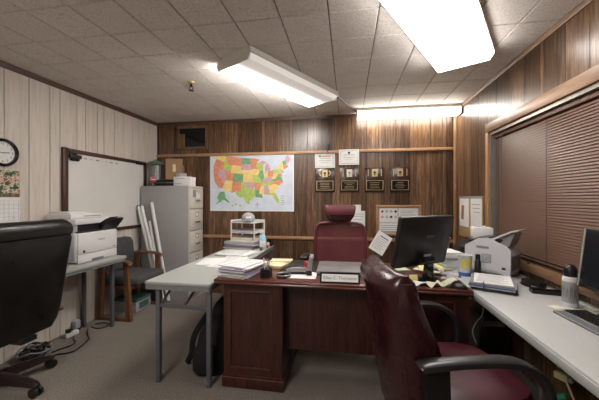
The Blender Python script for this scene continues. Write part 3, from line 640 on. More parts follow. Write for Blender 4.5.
# ================================================================ BACK WALL
mp = thing('wall_map', 'large coloured wall map of the United States on the back wall', 'map', (-1.325, YB-0.001, 1.558))
MWh, MHh = 0.603, 0.397
part('sheet', B().box(-MWh, MWh, -0.005, 0, -MHh, MHh), 'paper', mp, 'white bordered map sheet')
part('sea', B().box(-MWh+0.018, MWh-0.018, -0.0058, -0.005, -MHh+0.018, MHh-0.018), 'map_sea', mp)
ST = '''Y -124.7,48.4 -117,49 -117,46 -119,46 -124,46.2|O -124,46.2 -119,46 -117,46 -117,42 -124.4,42|O -124.4,42 -120,42 -120,39 -114.6,35 -114.6,32.7 -117.1,32.5 -120.6,34.5 -122.5,37.5|P -120,42 -114,42 -114,36.2 -114.6,35 -120,39|L -117,49 -116,49 -116,48 -114.4,45.6 -113,44.5 -111,44.5 -111,42 -117,42|O -116,49 -104,49 -104,45 -111,45 -111,44.5 -113,44.5 -114.4,45.6 -116,48|Y -111,45 -104,45 -104,41 -111,41|O -114,42 -111,42 -111,41 -109,41 -109,37 -114,37|G -109,41 -102,41 -102,37 -109,37|Y -114,37 -109,37 -109,31.3 -111,31.3 -114.8,32.5 -114.6,35 -114,36.2|O -109,37 -103,37 -103,32 -106.6,32 -108.2,31.3 -109,31.3|G -104,49 -97,49 -96.6,46 -104,46|P -104,46 -96.5,46 -96.5,43 -104,43|Y -104,43 -98.5,43 -96.5,42.5 -95.3,40 -102,40 -102,41 -104,41|Y -102,40 -94.6,40 -94.6,37 -102,37|P -103,37 -94.5,37 -94.5,33.7 -100,34.5 -100,36.5 -103,36.5|L -103,36.5 -100,36.5 -100,34.5 -94.2,33.6 -94,30 -97.2,27.8 -97.3,26 -99.3,26.8 -101.4,29.8 -103,29 -104.6,29.8 -106.6,31.8 -103,32|O -97,49 -95,49 -89.6,48 -92.2,46.7 -92.8,45 -91.2,43.5 -96.5,43.5|Y -96.5,43.5 -91.2,43.5 -90.2,41.8 -91.5,40.5 -95.7,40.5|L -95.7,40.5 -91.5,40.5 -90.2,38.8 -89.2,37 -89.6,36.1 -90.3,36.5 -94.6,36.5|O -94.6,36.5 -90.3,36.5 -89.6,36.1 -91.1,33 -94,33 -94.4,35.4|G -94,33 -91.1,33 -91.6,31 -89.8,31 -89.4,29.1 -91.3,29.3 -93.8,29.7|L -92.8,45 -92.2,46.7 -90.4,46.5 -87.8,45.2 -87.2,44.9 -87.8,42.5 -90.6,42.5 -91.2,43.5|G -90.6,42.5 -87.8,42.5 -87.5,39 -89.2,37 -90.2,38.8 -91.5,40.5 -90.2,41.8|P -86.8,41.8 -82.9,41.9 -82.4,43 -83.5,45.3 -84.8,45.8 -86.2,44.5|P -90.4,46.5 -88,47.4 -84.5,46.4 -87.8,45.2|Y -87.5,41.7 -84.8,41.7 -84.8,39.1 -88,37.9 -87.5,39|O -84.8,41.7 -80.5,42 -80.6,40.5 -82.2,38.6 -84.8,39.1|P -89.2,37 -88,37.9 -84.8,39.1 -82.5,38.4 -82,37.5 -83.7,36.6 -89.4,36.5|L -89.4,36.5 -81.7,36.6 -84.3,35 -90.3,35|Y -90.3,35 -88.2,35 -88.4,30.4 -89.8,31 -91.6,31 -91.1,33|P -88.2,35 -85.6,35 -85,32.3 -85,31 -87.6,31 -88.4,30.4|Y -85.6,35 -83.1,35 -81,32 -81.5,30.7 -85,31 -85,32.3|L -87.6,31 -85,31 -81.5,30.7 -80,27 -80.4,25.2 -81.8,26.2 -82.8,28 -84,30 -86,30.3 -87.5,30.3|Y -83.1,35 -81,35.1 -78.6,33.9 -81,32|O -84.3,35 -81.7,36.6 -75.9,36.5 -75.6,35.2 -78.6,33.9 -81,35.1 -83.1,35|G -83.7,36.6 -82,37.5 -80.3,37.5 -78,39.3 -76.3,38 -75.9,36.5|Y -82.5,38.4 -80.6,40.5 -78,39.3 -80.3,37.5 -82,37.5|L -80.5,42 -75.2,42 -75,40 -80.5,39.7|Y -79.8,42.2 -76.5,43.5 -75,45 -73.4,45 -73.5,41 -75.2,42|P -75.2,41.3 -74,41 -74.2,39.5 -75.5,39.5|O -79.5,39.7 -75.8,39.7 -75.2,38.2 -76.3,38 -78,39.3|G -73.4,45 -71,45.2 -70.8,43 -73.3,42.7|O -73.4,42.7 -70.7,42.8 -70,41.7 -73.6,41|P -71,45.2 -70,46.8 -68.2,47.3 -67,44.9 -70.7,43'''
def proj(lo, la):
    n_, G = 0.603, 1.958; th = n_*R(lo+96.5); rho = G-R(la); r0 = G-R(37.9)
    return (rho*math.sin(th)*1.56+0.0, (r0-rho*math.cos(th))*1.60+0.028)
for st in ST.split('|'):
    tk = st.split(); pl = [proj(*map(float, q.split(','))) for q in tk[1:]]
    part('state_print', B().prism(pl, 'y', -0.0068, -0.0058), 'map'+tk[0], mp)
part('inset_print', B().prism([(-0.50, -0.21), (-0.46, -0.13), (-0.39, -0.12), (-0.37, -0.22), (-0.31, -0.27), (-0.33, -0.28), (-0.40, -0.235), (-0.45, -0.27), (-0.53, -0.31), (-0.47, -0.25)], 'y', -0.0068, -0.0058), 'mapG', mp, 'green inset shape at the lower left')
for ix, iz in ((-0.27, -0.32), (-0.22, -0.30), (-0.16, -0.315)):
    part('inset_print', B().prism([(ix-0.02, iz), (ix, iz+0.014), (ix+0.022, iz-0.004), (ix, iz-0.016)], 'y', -0.0068, -0.0058), 'mapL', mp)
part('compass_print', B().box(0.085, 0.092, -0.0066, -0.0058, -0.34, -0.27).box(0.06, 0.117, -0.0066, -0.0058, -0.308, -0.302), 'ink', mp)
lg = B()
for k in range(5): lg.box(0.42, 0.42+random.uniform(0.04, 0.1), -0.0066, -0.0058, -0.19-0.03*k, -0.184-0.03*k)
part('legend_print', lg, 'ink', mp)

def cert(label, x0, x1, z0, z1, seal):
    t = thing('certificate', label, 'certificate', ((x0+x1)/2, YB-0.001, (z0+z1)/2), 0, 'certificates above the plaques')
    hx, hz = (x1-x0)/2, (z1-z0)/2
    part('sheet', B().box(-hx, hx, -0.004, 0, -hz, hz), 'paper', t)
    bd = B().box(-hx*.82, hx*.82, -0.0046, -0.004, hz*.80, hz*.83).box(-hx*.82, hx*.82, -0.0046, -0.004, -hz*.83, -hz*.80).box(-hx*.82, -hx*.80, -0.0046, -0.004, -hz*.8, hz*.8).box(hx*.80, hx*.82, -0.0046, -0.004, -hz*.8, hz*.8)
    part('border_print', bd, 'mapG' if seal == 'inkgreen' else 'ink', t)
    part('text_print', B().box(-hx*.5, hx*.5, -0.0047, -0.004, hz*.25, hz*.32).box(-hx*.6, hx*.6, -0.0047, -0.004, -hz*.05, 0).box(-hx*.4, hx*.4, -0.0047, -0.004, -hz*.28, -hz*.24), 'ink', t)
    part('seal_print', B().cyl((-hx*.5 if seal == 'inkgreen' else 0, -0.0048, hz*.55), (-hx*.5 if seal == 'inkgreen' else 0, -0.004, hz*.55), hz*.16, n=14), seal, t)
    if seal == 'inkgreen': part('heading_print', B().box(-hx*.35, hx*.55, -0.0047, -0.004, hz*.48, hz*.6), 'inkred', t)
cert('white certificate with green and red print above the leftmost plaque', -0.436, -0.17, 1.743, 1.945, 'inkgreen')
cert('cream certificate pinned over the wood rail above the second plaque', -0.117, 0.142, 1.775, 1.978, 'inkblack')
bpy.data.objects['certificate.001'].location.y = YB-0.0225
hk = thing('key_hook', 'black hook with keys hanging on the upper wood rail', 'hook', (-0.265, YB-0.022, 1.99))
part('hook_plate', B().rbox(-0.025, 0.025, -0.012, 0, -0.01, 0.07, 0.005), 'black', hk)
part('hook_arm', B().tube(curve_pts([(0, -0.01, 0.03), (0, -0.03, 0.0), (0, -0.03, -0.03), (0, -0.015, -0.04)], 4), 0.006, 6), 'black', hk)
part('key_ring', B().tube([(0.022*math.cos(R(30*k)), -0.028, -0.045+0.022*math.sin(R(30*k))) for k in range(13)], 0.003, 6), 'chrome', hk)
def plaque(label, x0, x1, kind):
    z0, z1 = 1.42, 1.735
    t = thing('award_plaque', label, 'plaque', ((x0+x1)/2, YB-0.001, z0), 0, 'four award plaques on the back wall')
    hx, H = (x1-x0)/2, z1-z0
    part('backing_board', B().rbox(-hx, hx, -0.018, 0, 0, H, 0.005), 'plaque', t)
    part('name_plate', B().box(-hx*.86, hx*.86, -0.0195, -0.018, 0.025, 0.15), 'brass', t)
    part('name_plate_field', B().box(-hx*.80, hx*.80, -0.0205, -0.0195, 0.031, 0.144), 'plate', t)
    ln_ = B()
    for k in range(4):
        wd = hx*random.uniform(0.3, 0.6); ln_.box(-wd, wd, -0.0211, -0.0205, 0.052+0.022*k, 0.056+0.022*k)
    part('engraved_lines', ln_, 'brass', t)
    part('emblem_plate', B().box(-0.035, 0.035, -0.0205, -0.018, H-0.115, H-0.018), 'brass' if kind else 'paper_cream', t)
    part('emblem', B().cyl((0, -0.0215, H-0.065), (0, -0.0205, H-0.065), 0.018, n=12).box(-0.012, 0.012, -0.0215, -0.0205, H-0.10, H-0.088), 'inkblack' if kind else 'ink', t)
    for sg in (-1, 1):
        if kind == 1:
            part('laurel', B().tube([(sg*0.055, -0.020, H-0.03), (sg*0.075, -0.020, H-0.062), (sg*0.055, -0.020, H-0.10)], 0.006, 6), 'brass', t)
        else:
            part('pillar_inlay', B().box(sg*0.082-0.005, sg*0.082+0.005, -0.0195, -0.018, H-0.11, H-0.02), 'brass', t)
plaque('walnut plaque with laurel emblem below the first certificate', -0.432, -0.172, 1)
plaque('walnut plaque with pale emblem plate below the cream certificate', -0.106, 0.142, 0)
plaque('third walnut plaque from the left on the back wall', 0.216, 0.464, 2)
plaque('rightmost walnut plaque above the framed notice board', 0.531, 0.778, 2)

nb = thing('notice_board', 'wood framed notice board with a hazard symbol sheet behind the monitor', 'notice board', (0.635, YB-0.001, 0.86))
part('backing', B().box(-0.26, 0.26, -0.01, 0, 0.015, 0.375), 'paper_grey', nb)
for nm, b in (('frame_rail', (-0.278, 0.278, 0.36, 0.392)), ('frame_rail', (-0.278, 0.278, 0, 0.03)), ('frame_stile', (-0.278, -0.246, 0.03, 0.36)), ('frame_stile', (0.246, 0.278, 0.03, 0.36))):
    part(nm, B().rbox(b[0], b[1], -0.024, 0, b[2], b[3], 0.004), 'rail', nb)
part('hazard_sheet', B().box(-0.235, -0.01, -0.012, -0.010, 0.17, 0.352), 'paper', nb)
part('notice_sheet', B().box(0.0, 0.235, -0.012, -0.010, 0.17, 0.352), 'paper', nb)
part('notice_sheet', B().box(-0.235, 0.10, -0.012, -0.010, 0.06, 0.16), 'paper', nb)
for k, (px_, pz_, cm) in enumerate(((-0.20, 0.31, 'inkred'), (-0.145, 0.31, 'ink'), (-0.09, 0.31, 'inkred'), (-0.035, 0.31, 'inkblack'), (-0.20, 0.24, 'inkred'), (-0.145, 0.24, 'ink'), (-0.09, 0.24, 'inkblack'), (-0.035, 0.24, 'ink'))):
    part('symbol_print', B().prism([(px_-0.02, pz_), (px_, pz_+0.02), (px_+0.02, pz_), (px_, pz_-0.02)], 'y', -0.0128, -0.012), cm, nb)
    part('symbol_center', B().prism([(px_-0.010, pz_), (px_, pz_+0.010), (px_+0.010, pz_), (px_, pz_-0.010)], 'y', -0.0134, -0.0128), 'paper' if k % 3 else 'inkblack', nb)
ln_ = B()
for k in range(7): ln_.box(0.02, 0.21-0.02*(k % 3), -0.0126, -0.012, 0.19+0.021*k, 0.195+0.021*k)
for k in range(3): ln_.box(-0.22, 0.05-0.04*(k % 2), -0.0126, -0.012, 0.075+0.026*k, 0.081+0.026*k)
part('text_print', ln_, 'ink', nb)
solo('wall_note', B().box(-0.052, 0.052, -0.002, 0, -0.05, 0.05), 'paper', 'small white note on the wall right of the headrest', 'note', (0.115, YB-0.001, 1.205))
t = thing('wall_notice', 'white printed sheet on the wall partly behind the mesh chair', 'notice', (0.13, YB-0.004, 1.09))
part('sheet', B().box(-0.09, 0.09, -0.002, 0, -0.115, 0.085), 'paper', t)
part('text_print', B().box(-0.06, 0.07, -0.0026, -0.002, 0.04, 0.046).box(-0.06, 0.06, -0.0026, -0.002, 0.01, 0.016).box(-0.06, 0.05, -0.0026, -0.002, -0.03, -0.024), 'ink', t)

# right wall cork strip with papers
rb = thing('pin_board', 'small cork board with white papers on the right wall by the corner', 'pin board', (XR, 3.45, 0.90))
part('cork_panel', B().rbox(-0.012, 0, -0.29, 0.315, 0.0, 0.45, 0.003), 'cork', rb)
part('frame_rail', B().box(-0.018, 0, -0.295, 0.32, 0.44, 0.458), 'paper_grey', rb)
part('pinned_sheet', B().box(-0.015, -0.012, -0.285, -0.025, 0.075, 0.435), 'paper', rb)
part('pinned_sheet', B().box(-0.016, -0.012, 0.03, 0.29, 0.12, 0.435), 'paper', rb)
part('pinned_photo', B().box(-0.019, -0.016, 0.16, 0.23, 0.20, 0.36, rx=R(6)), 'card', rb, 'brown picture pinned on the paper')
part('text_print', B().box(-0.0166, -0.015, -0.25, -0.06, 0.37, 0.376).box(-0.0166, -0.015, -0.25, -0.08, 0.33, 0.336).box(-0.0166, -0.015, -0.25, -0.10, 0.29, 0.296), 'ink', rb)

# ================================================================ FOLDING TABLE AND ITS CLUTTER
ft = thing('folding_table', 'pale grey folding table standing against the left end of the desk', 'table', (0, 0, 0))
part('tabletop', B().rbox(-1.445, -0.945, 1.91, 3.73, 0.715, 0.74, 0.008, 3), 'tabletop', ft)
part('edge_band', B().box(-1.438, -0.952, 1.917, 1.93, 0.682, 0.716).box(-1.438, -0.952, 3.71, 3.723, 0.682, 0.716).box(-1.438, -1.425, 1.93, 3.71, 0.682, 0.716).box(-0.965, -0.952, 1.93, 3.71, 0.682, 0.716), 'edge', ft)
part('underside', B().box(-1.425, -0.965, 1.93, 3.71, 0.70, 0.7155), 'edge', ft)
for ly in (1.955, 3.66):
    for lx in (-1.36, -0.968):
        part('leg', B().rbox(lx-0.0155, lx+0.0155, ly-0.0155, ly+0.0155, 0, 0.70, 0.003), 'steel', ft)
    part('crossbar', B().rbox(-1.345, -0.983, ly-0.011, ly+0.011, 0.545, 0.57, 0.003), 'steel', ft)
    s_ = 1 if ly < 2.5 else -1
    part('brace', B().cyl((-1.16, ly, 0.56), (-1.16, ly+s_*0.30, 0.70), 0.010, n=8), 'steel', ft); part('brace', B().cyl((-1.345, ly, 0.56), (-1.345, ly+s_*0.22, 0.70), 0.009, n=8), 'steel', ft)

def sheetstack(name, label, cat, loc, rz, W_, D_, mats, th=0.008, jit=0.012, lines=False, group=None):
    t = thing(name, label, cat, loc, rz, group); z_ = 0
    for k, m_ in enumerate(mats):
        a_ = random.uniform(-1, 1)*jit*6; dx, dy = random.uniform(-jit, jit), random.uniform(-jit, jit)
        h_ = th*random.uniform(0.6, 1.4)
        part('sheet_bundle' if th > 0.003 else 'sheet', B().box(dx-W_/2, dx+W_/2, dy-D_/2, dy+D_/2, z_, z_+h_*0.93, rz=a_), m_, t); z_ += h_
    if lines:
        ln_ = B()
        for k in range(lines):
            yy = D_/2-0.03-k*(D_-0.06)/max(1, lines-1); ln_.box(dx-W_/2+0.025, dx+W_/2-random.uniform(0.03, 0.09), dy+yy-0.003, dy+yy+0.003, z_-h_*0.07, z_-h_*0.07+0.0006, rz=0)
        part('text_print', ln_, 'ink', t)
    return t, z_
ZF = 0.74
sheetstack('paper_sheet', 'large white sheet spread flat on the folding table', 'paper', (-1.18, 2.63, ZF), R(8), 0.40, 0.30, ['paper'], 0.0025, 0)
sheetstack('paper_sheet', 'printed sheet lying over the large white sheet by the desk corner', 'paper', (-1.09, 2.50, ZF+0.003), R(-12), 0.20, 0.27, ['paper'], 0.0025, 0, 7)
sheetstack('paper_stack', 'printed document stack on a green folder at mid folding table', 'papers', (-1.165, 3.00, ZF), R(-10), 0.36, 0.29, ['inkgreen', 'paper', 'paper', 'paper'], 0.006, 0.006, 9)
sheetstack('paper_sheet', 'white sheet overhanging between document stack and desk', 'paper', (-1.09, 2.76, ZF+0.006), R(12), 0.22, 0.24, ['paper'], 0.003, 0, 6)
_ = sheetstack('folder_stack', 'stack of grey folders beneath the letter trays', 'folders', (-1.23, 3.42, ZF), R(-6), 0.37, 0.32, ['paper_grey', 'paper', 'paper_grey', 'fax_dark', 'paper_grey', 'paper_lilac', 'paper_grey', 'paper_grey'], 0.0105, 0.016)
FZ = _[1] + ZF
lt = thing('letter_tray', 'white three tier letter tray on the folding table', 'letter tray', (-1.205, 3.45, FZ), R(-14))
for k, z_ in enumerate((0.0, 0.095, 0.215)):
    part('tray_shelf', B().box(-0.165, 0.165, -0.12, 0.12, z_, z_+0.005).box(-0.165, -0.160, -0.12, 0.12, z_+0.005, z_+0.035).box(0.160, 0.165, -0.12, 0.12, z_+0.005, z_+0.035).box(-0.165, 0.165, 0.115, 0.12, z_+0.005, z_+0.035), 'white', lt)
for sx in (-0.162, 0.162):
    for sy in (-0.115, 0.115):
        part('tray_post', B().box(sx-0.006, sx+0.006, sy-0.006, sy+0.006, 0, 0.245), 'white', lt)
sheetstack('paper_stack', 'papers lying in the lowest letter tray', 'papers', (-1.225, 3.44, FZ+0.0055), R(-14), 0.27, 0.19, ['paper_cream', 'paper_manila', 'paper'], 0.010, 0.006)
sheetstack('paper_stack', 'grey and white papers in the middle letter tray', 'papers', (-1.225, 3.44, FZ+0.1005), R(-14), 0.27, 0.19, ['paper_lilac', 'paper', 'paper_grey'], 0.010, 0.006)
sheetstack('paper_stack', 'papers in the topmost letter tray under the cap', 'papers', (-1.225, 3.44, FZ+0.2205), R(-14), 0.27, 0.19, ['paper', 'paper_grey'], 0.007, 0.006)
cpz = FZ+0.2365
cap = thing('baseball_cap', 'grey baseball cap on top of the letter tray', 'cap', (-1.20, 3.45, cpz), R(-70))
part('crown', B().lathe([(0.001, 0), (0.078, 0), (0.08, 0.03), (0.072, 0.062), (0.05, 0.088), (0.02, 0.10), (0.001, 0.101)], 24), 'paper_grey', cap)
part('brim', B().prism([(0.05, -0.065), (0.10, -0.06), (0.145, -0.035), (0.155, 0.0), (0.145, 0.035), (0.10, 0.06), (0.05, 0.065)], 'z', 0.004, 0.010), 'paper_grey', cap)
part('emblem', B().box(0.074, 0.082, -0.03, 0.03, 0.035, 0.055), 'paper', cap)
part('button', B().lathe([(0.001, 0.098), (0.008, 0.1), (0.006, 0.106), (0.001, 0.107)], 10), 'ink', cap)
bt = thing('spray_bottle', 'pale blue spray bottle beside the letter tray', 'bottle', (-0.99, 3.36, ZF))
part('bottle_body', B().lathe([(0.001, 0), (0.038, 0), (0.04, 0.02), (0.04, 0.12), (0.03, 0.155), (0.014, 0.175), (0.013, 0.19)], 20), 'paper_blue', bt)
part('label_band', B().lathe([(0.0404, 0.035), (0.0408, 0.036), (0.0408, 0.10), (0.0404, 0.101)], 20), 'white', bt)
part('trigger_head', B().rbox(-0.05, 0.02, -0.013, 0.013, 0.188, 0.228, 0.006).tube([(-0.02, 0, 0.19), (-0.035, 0, 0.165), (-0.03, 0, 0.14)], 0.005, 6), 'white', bt)
dp_ = thing('tape_dispenser', 'black tape dispenser at the far end of the folding table', 'dispenser', (-0.975, 3.60, ZF), R(80))
part('dispenser_body', B().prism([(-0.06, 0), (0.07, 0), (0.075, 0.02), (0.03, 0.03), (-0.01, 0.045), (-0.055, 0.045)], 'y', -0.025, 0.025), 'black', dp_)
part('tape_reel', B().cyl((-0.02, -0.012, 0.055), (-0.02, 0.012, 0.055), 0.035, n=20), 'blackgloss', dp_)
for (x_, y_, m_, lb, hh) in ((-0.96, 3.435, 'red', 'small red jar near the tape dispenser', 0.055), (-0.985, 3.27, 'chairwood', 'small brown jar in front of the blue spray bottle', 0.05), (-0.965, 3.50, 'white', 'small white jar at the far end of the folding table', 0.06)):
    j = thing('small_jar', lb, 'jar', (x_, y_, ZF), 0, 'small jars on the folding table')
    part('jar_body', B().lathe([(0.001, 0), (0.017, 0), (0.0175, hh*0.75), (0.013, hh*0.8)], 14), m_, j); part('lid', B().lathe([(0.0135, hh*0.78), (0.015, hh*0.8), (0.015, hh), (0.001, hh)], 14), 'white', j)
# black bag by the desk
bg = thing('black_bag', 'black soft backpack slumped under the folding table against the desk', 'bag', (-1.045, 2.20, 0), R(8))
part('bag_body', B().superz([(0.0, 0, 0, 0.11, 0.12), (0.02, 0, 0, 0.13, 0.145), (0.15, 0.0, 0, 0.135, 0.15), (0.30, 0.015, 0, 0.115, 0.14), (0.42, 0.045, 0.02, 0.08, 0.115), (0.50, 0.06, 0.03, 0.055, 0.085), (0.545, 0.065, 0.03, 0.02, 0.04)], 28, 2.7), 'blackmatte', bg)
part('front_pocket', B().superz([(0.03, -0.03, -0.14, 0.07, 0.025), (0.06, -0.03, -0.145, 0.085, 0.04), (0.2, -0.03, -0.145, 0.085, 0.04), (0.25, -0.02, -0.135, 0.06, 0.02)], 20, 3), 'blackmatte', bg)
part('shoulder_strap', B().tube(curve_pts([(-0.02, -0.06, 0.46), (-0.12, -0.10, 0.30), (-0.155, -0.07, 0.15), (-0.20, -0.02, 0.06), (-0.23, 0.03, 0.01)], 5), 0.02, 8, flat=(0.022, 0.006), up=(0, 1, 0.2)), 'blackmatte', bg)

# ================================================================ DESK
dk = thing('executive_desk', 'dark mahogany executive desk with panelled pedestals', 'desk', (0, 0, 0))
ZD = 0.762
ogee = [(0, 0.727), (0.012, 0.727), (0.018, 0.738), (0.004, 0.744), (0.0, 0.752), (0.004, 0.762), (0.05, 0.762)]
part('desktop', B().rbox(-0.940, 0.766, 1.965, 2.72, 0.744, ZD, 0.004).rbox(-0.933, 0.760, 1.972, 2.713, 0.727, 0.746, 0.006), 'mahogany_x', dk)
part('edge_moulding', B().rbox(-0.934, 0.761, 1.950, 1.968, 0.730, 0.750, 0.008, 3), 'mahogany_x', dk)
def pedestal(x0, x1):
    p = part('pedestal', B().box(x0+0.01, x1-0.01, 1.995, 2.66, 0.09, 0.728), 'mahogany', dk)
    part('plinth', B().rbox(x0, x1, 1.975, 2.68, 0.0, 0.075, 0.006).rbox(x0+0.005, x1-0.005, 1.983, 2.672, 0.072, 0.092, 0.006), 'mahogany', p)
    part('plinth_edge', B().box(x0+0.001, x1-0.001, 1.9735, 1.977, 0.071, 0.0765), 'chairwood', p, 'paler brown edge of the plinth')  # thin strip in a paler brown than the plinth
    fx0, fx1, fz0, fz1 = x0+0.03, x1-0.03, 0.115, 0.705
    part('corner_stile', B().box(x0+0.012, fx0+0.02, 1.986, 1.996, 0.092, 0.727), 'mahogany', p); part('corner_stile', B().box(fx1-0.055, x1-0.012, 1.986, 1.996, 0.092, 0.727), 'mahogany', p)
    a0, a1 = fx0+0.02, fx1-0.055
    part('panel_rail', B().box(a0, a1, 1.986, 1.996, 0.092, 0.135), 'mahogany', p); part('panel_rail', B().box(a0, a1, 1.986, 1.996, 0.685, 0.727), 'mahogany', p)
    part('panel_moulding', B().rbox(a0, a0+0.014, 1.982, 1.992, 0.135, 0.685, 0.003).rbox(a1-0.014, a1, 1.982, 1.992, 0.135, 0.685, 0.003).rbox(a0, a1, 1.982, 1.992, 0.135, 0.149, 0.003).rbox(a0, a1, 1.982, 1.992, 0.671, 0.685, 0.003), 'mahogany_x', p)
pedestal(-0.885, -0.435)
pedestal(0.30, 0.755)
part('modesty_panel', B().box(-0.446, 0.311, 2.10, 2.12, 0.245, 0.727), 'mahogany', dk)

# items on the desk, left part
t, zz = sheetstack('paper_stack', 'tall lilac edged paper stack on the desk corner', 'papers', (-0.79, 2.165, ZD), R(-12), 0.225, 0.29, ['paper_manila', 'paper', 'paper_lilac', 'paper', 'paper_lilac', 'paper_lilac', 'paper', 'paper', 'paper_lilac', 'paper', 'paper'], 0.0066, 0.018, 6)
sheetstack('paper_sheet', 'white sheet sticking out behind the lilac paper stack', 'paper', (-0.80, 2.49, ZD), R(-25), 0.18, 0.22, ['paper', 'paper'], 0.004, 0.01, 6)
ch_ = thing('pen_cube', 'small black square pen holder on the desk edge', 'pen holder', (-0.588, 2.085, ZD), R(-4))
part('cup_wall', B().box(-0.034, 0.034, -0.034, -0.031, 0, 0.062).box(-0.034, 0.034, 0.031, 0.034, 0, 0.062).box(-0.034, -0.031, -0.031, 0.031, 0, 0.062).box(0.031, 0.034, -0.031, 0.031, 0, 0.062).box(-0.031, 0.031, -0.031, 0.031, 0, 0.004), 'blackgloss', ch_)
for (x_, y_, ln2, m_, lb) in ((-0.012, 0.01, 0.13, 'white', 'white pen in the black pen holder'), (0.012, -0.006, 0.12, 'ink', 'grey pen in the black pen holder'), (0.0, 0.016, 0.115, 'paper_grey', 'silver pencil in the black pen holder')):
    pn_ = thing('pen', lb, 'pen', (-0.588+x_, 2.085+y_, ZD+0.005)); tip = Vector((x_*1.2, y_*1.2, ln2))
    part('barrel', B().cyl((0, 0, 0.006), tip, 0.004, n=8), m_, pn_); part('tip', B().cyl((0, 0, 0), (0, 0, 0.006), 0.001, 0.004, n=8), 'ink', pn_)
ds = thing('clip_dish', 'round black dish with grey rim on the desk', 'dish', (-0.465, 2.11, ZD))
part('bowl', B().lathe([(0.001, 0), (0.05, 0), (0.055, 0.008), (0.052, 0.018), (0.04, 0.012), (0.001, 0.011)], 24), 'black', ds); part('rim', B().lathe([(0.0525, 0.014), (0.056, 0.018), (0.0525, 0.022), (0.049, 0.018), (0.0525, 0.014)], 24), 'silver', ds)
blt = solo('desk_blotter', B().rbox(-0.14, 0.14, -0.20, 0.20, 0, 0.003, 0.001), 'black', 'black blotter mat lying on the desk left of the laptop', 'mat', (-0.40, 2.50, ZD))
sheetstack('paper_sheet', 'white sheet under the stapler on the desk', 'paper', (-0.345, 2.17, ZD+0.0005), R(2), 0.23, 0.19, ['paper'], 0.002, 0)
sheetstack('sticky_pad', 'pale yellow note pad behind the pen holder', 'note pad', (-0.585, 2.42, ZD+0.001), R(-14), 0.15, 0.15, ['paper_manila', 'paper_yellow', 'paper_manila'], 0.007, 0.008)
sheetstack('sticky_pad', 'pale yellow legal pad farthest back on the desk', 'note pad', (-0.60, 2.625, ZD+0.001), R(4), 0.19, 0.12, ['paper_manila', 'paper_manila'], 0.006, 0.006)
stp = thing('stapler', 'grey stapler lying on the white sheet on the desk', 'stapler', (-0.385, 2.20, ZD+0.003), R(8))
part('stapler_base', B().rbox(-0.075, 0.075, -0.02, 0.02, 0, 0.012, 0.004), 'black', stp); part('stapler_arm', B().prism([(-0.078, 0.016), (0.06, 0.02), (0.078, 0.03), (0.07, 0.045), (-0.03, 0.045), (-0.078, 0.03)], 'y', -0.018, 0.018), 'silver', stp); part('hinge', B().cyl((0.062, -0.02, 0.024), (0.062, 0.02, 0.024), 0.007, n=10), 'chrome', stp)
dst = thing('date_stamp', 'upright grey hand stamp with black foot next to the stapler', 'stamp', (-0.285, 2.175, ZD+0.003), R(10))
part('foot', B().rbox(-0.02, 0.02, -0.022, 0.022, 0, 0.035, 0.005), 'black', dst); part('column', B().prism([(-0.018, 0.035), (0.018, 0.035), (0.028, 0.13), (0.004, 0.135)], 'y', -0.014, 0.014), 'silver', dst); part('grip', B().cyl((0.016, 0, 0.128), (0.021, 0, 0.152), 0.016, 0.013, n=14), 'white', dst)
rt = thing('red_tape_roll', 'small red tape roll on the blotter behind the stamp', 'tape', (-0.325, 2.40, ZD+0.003))
part('roll', B().lathe([(0.014, 0), (0.03, 0), (0.03, 0.05), (0.014, 0.05), (0.014, 0)], 18), 'red', rt); part('core', B().lathe([(0.011, 0.002), (0.0135, 0.002), (0.0135, 0.048), (0.011, 0.048), (0.011, 0.002)], 18), 'paper', rt)
lp = thing('laptop', 'closed silver laptop on the desk behind the name plate', 'laptop', (-0.06, 2.40, ZD), R(2))
part('base', B().rbox(-0.178, 0.178, -0.19, 0.165, 0.004, 0.018, 0.005), 'fax_dark', lp); part('lid', B().rbox(-0.18, 0.18, -0.192, 0.167, 0.0185, 0.030, 0.005), 'lidgrey', lp)
part('lid_logo', B().box(-0.022, 0.022, -0.01, 0.008, 0.0298, 0.0306), 'ink', lp)
for sx in (-0.15, 0.15):
    for sy in (-0.16, 0.14): part('foot', B().cyl((sx, sy, 0), (sx, sy, 0.005), 0.008, n=8), 'black', lp)
npl = thing('name_plate', 'black framed desk name plate with white insert and lettering', 'name plate', (-0.055, 2.025, ZD), R(2))
part('holder', B().prism([(-0.025, 0), (0.03, 0), (0.014, 0.066), (0.006, 0.066)], 'x', -0.134, 0.134), 'blackgloss', npl)
tl_ = math.atan2(0.031, 0.066)
ins = part('insert', B().box(-0.122, 0.122, -0.0165, -0.0155, 0.008, 0.058, rx=-tl_), 'paper', npl); ins.location = (0, 0.0045, 0)
text('lettering', 'Allen C. Thomason', 0.029, 'ink', npl, (0, -0.0128, 0.033), (R(90)-tl_, 0, 0))

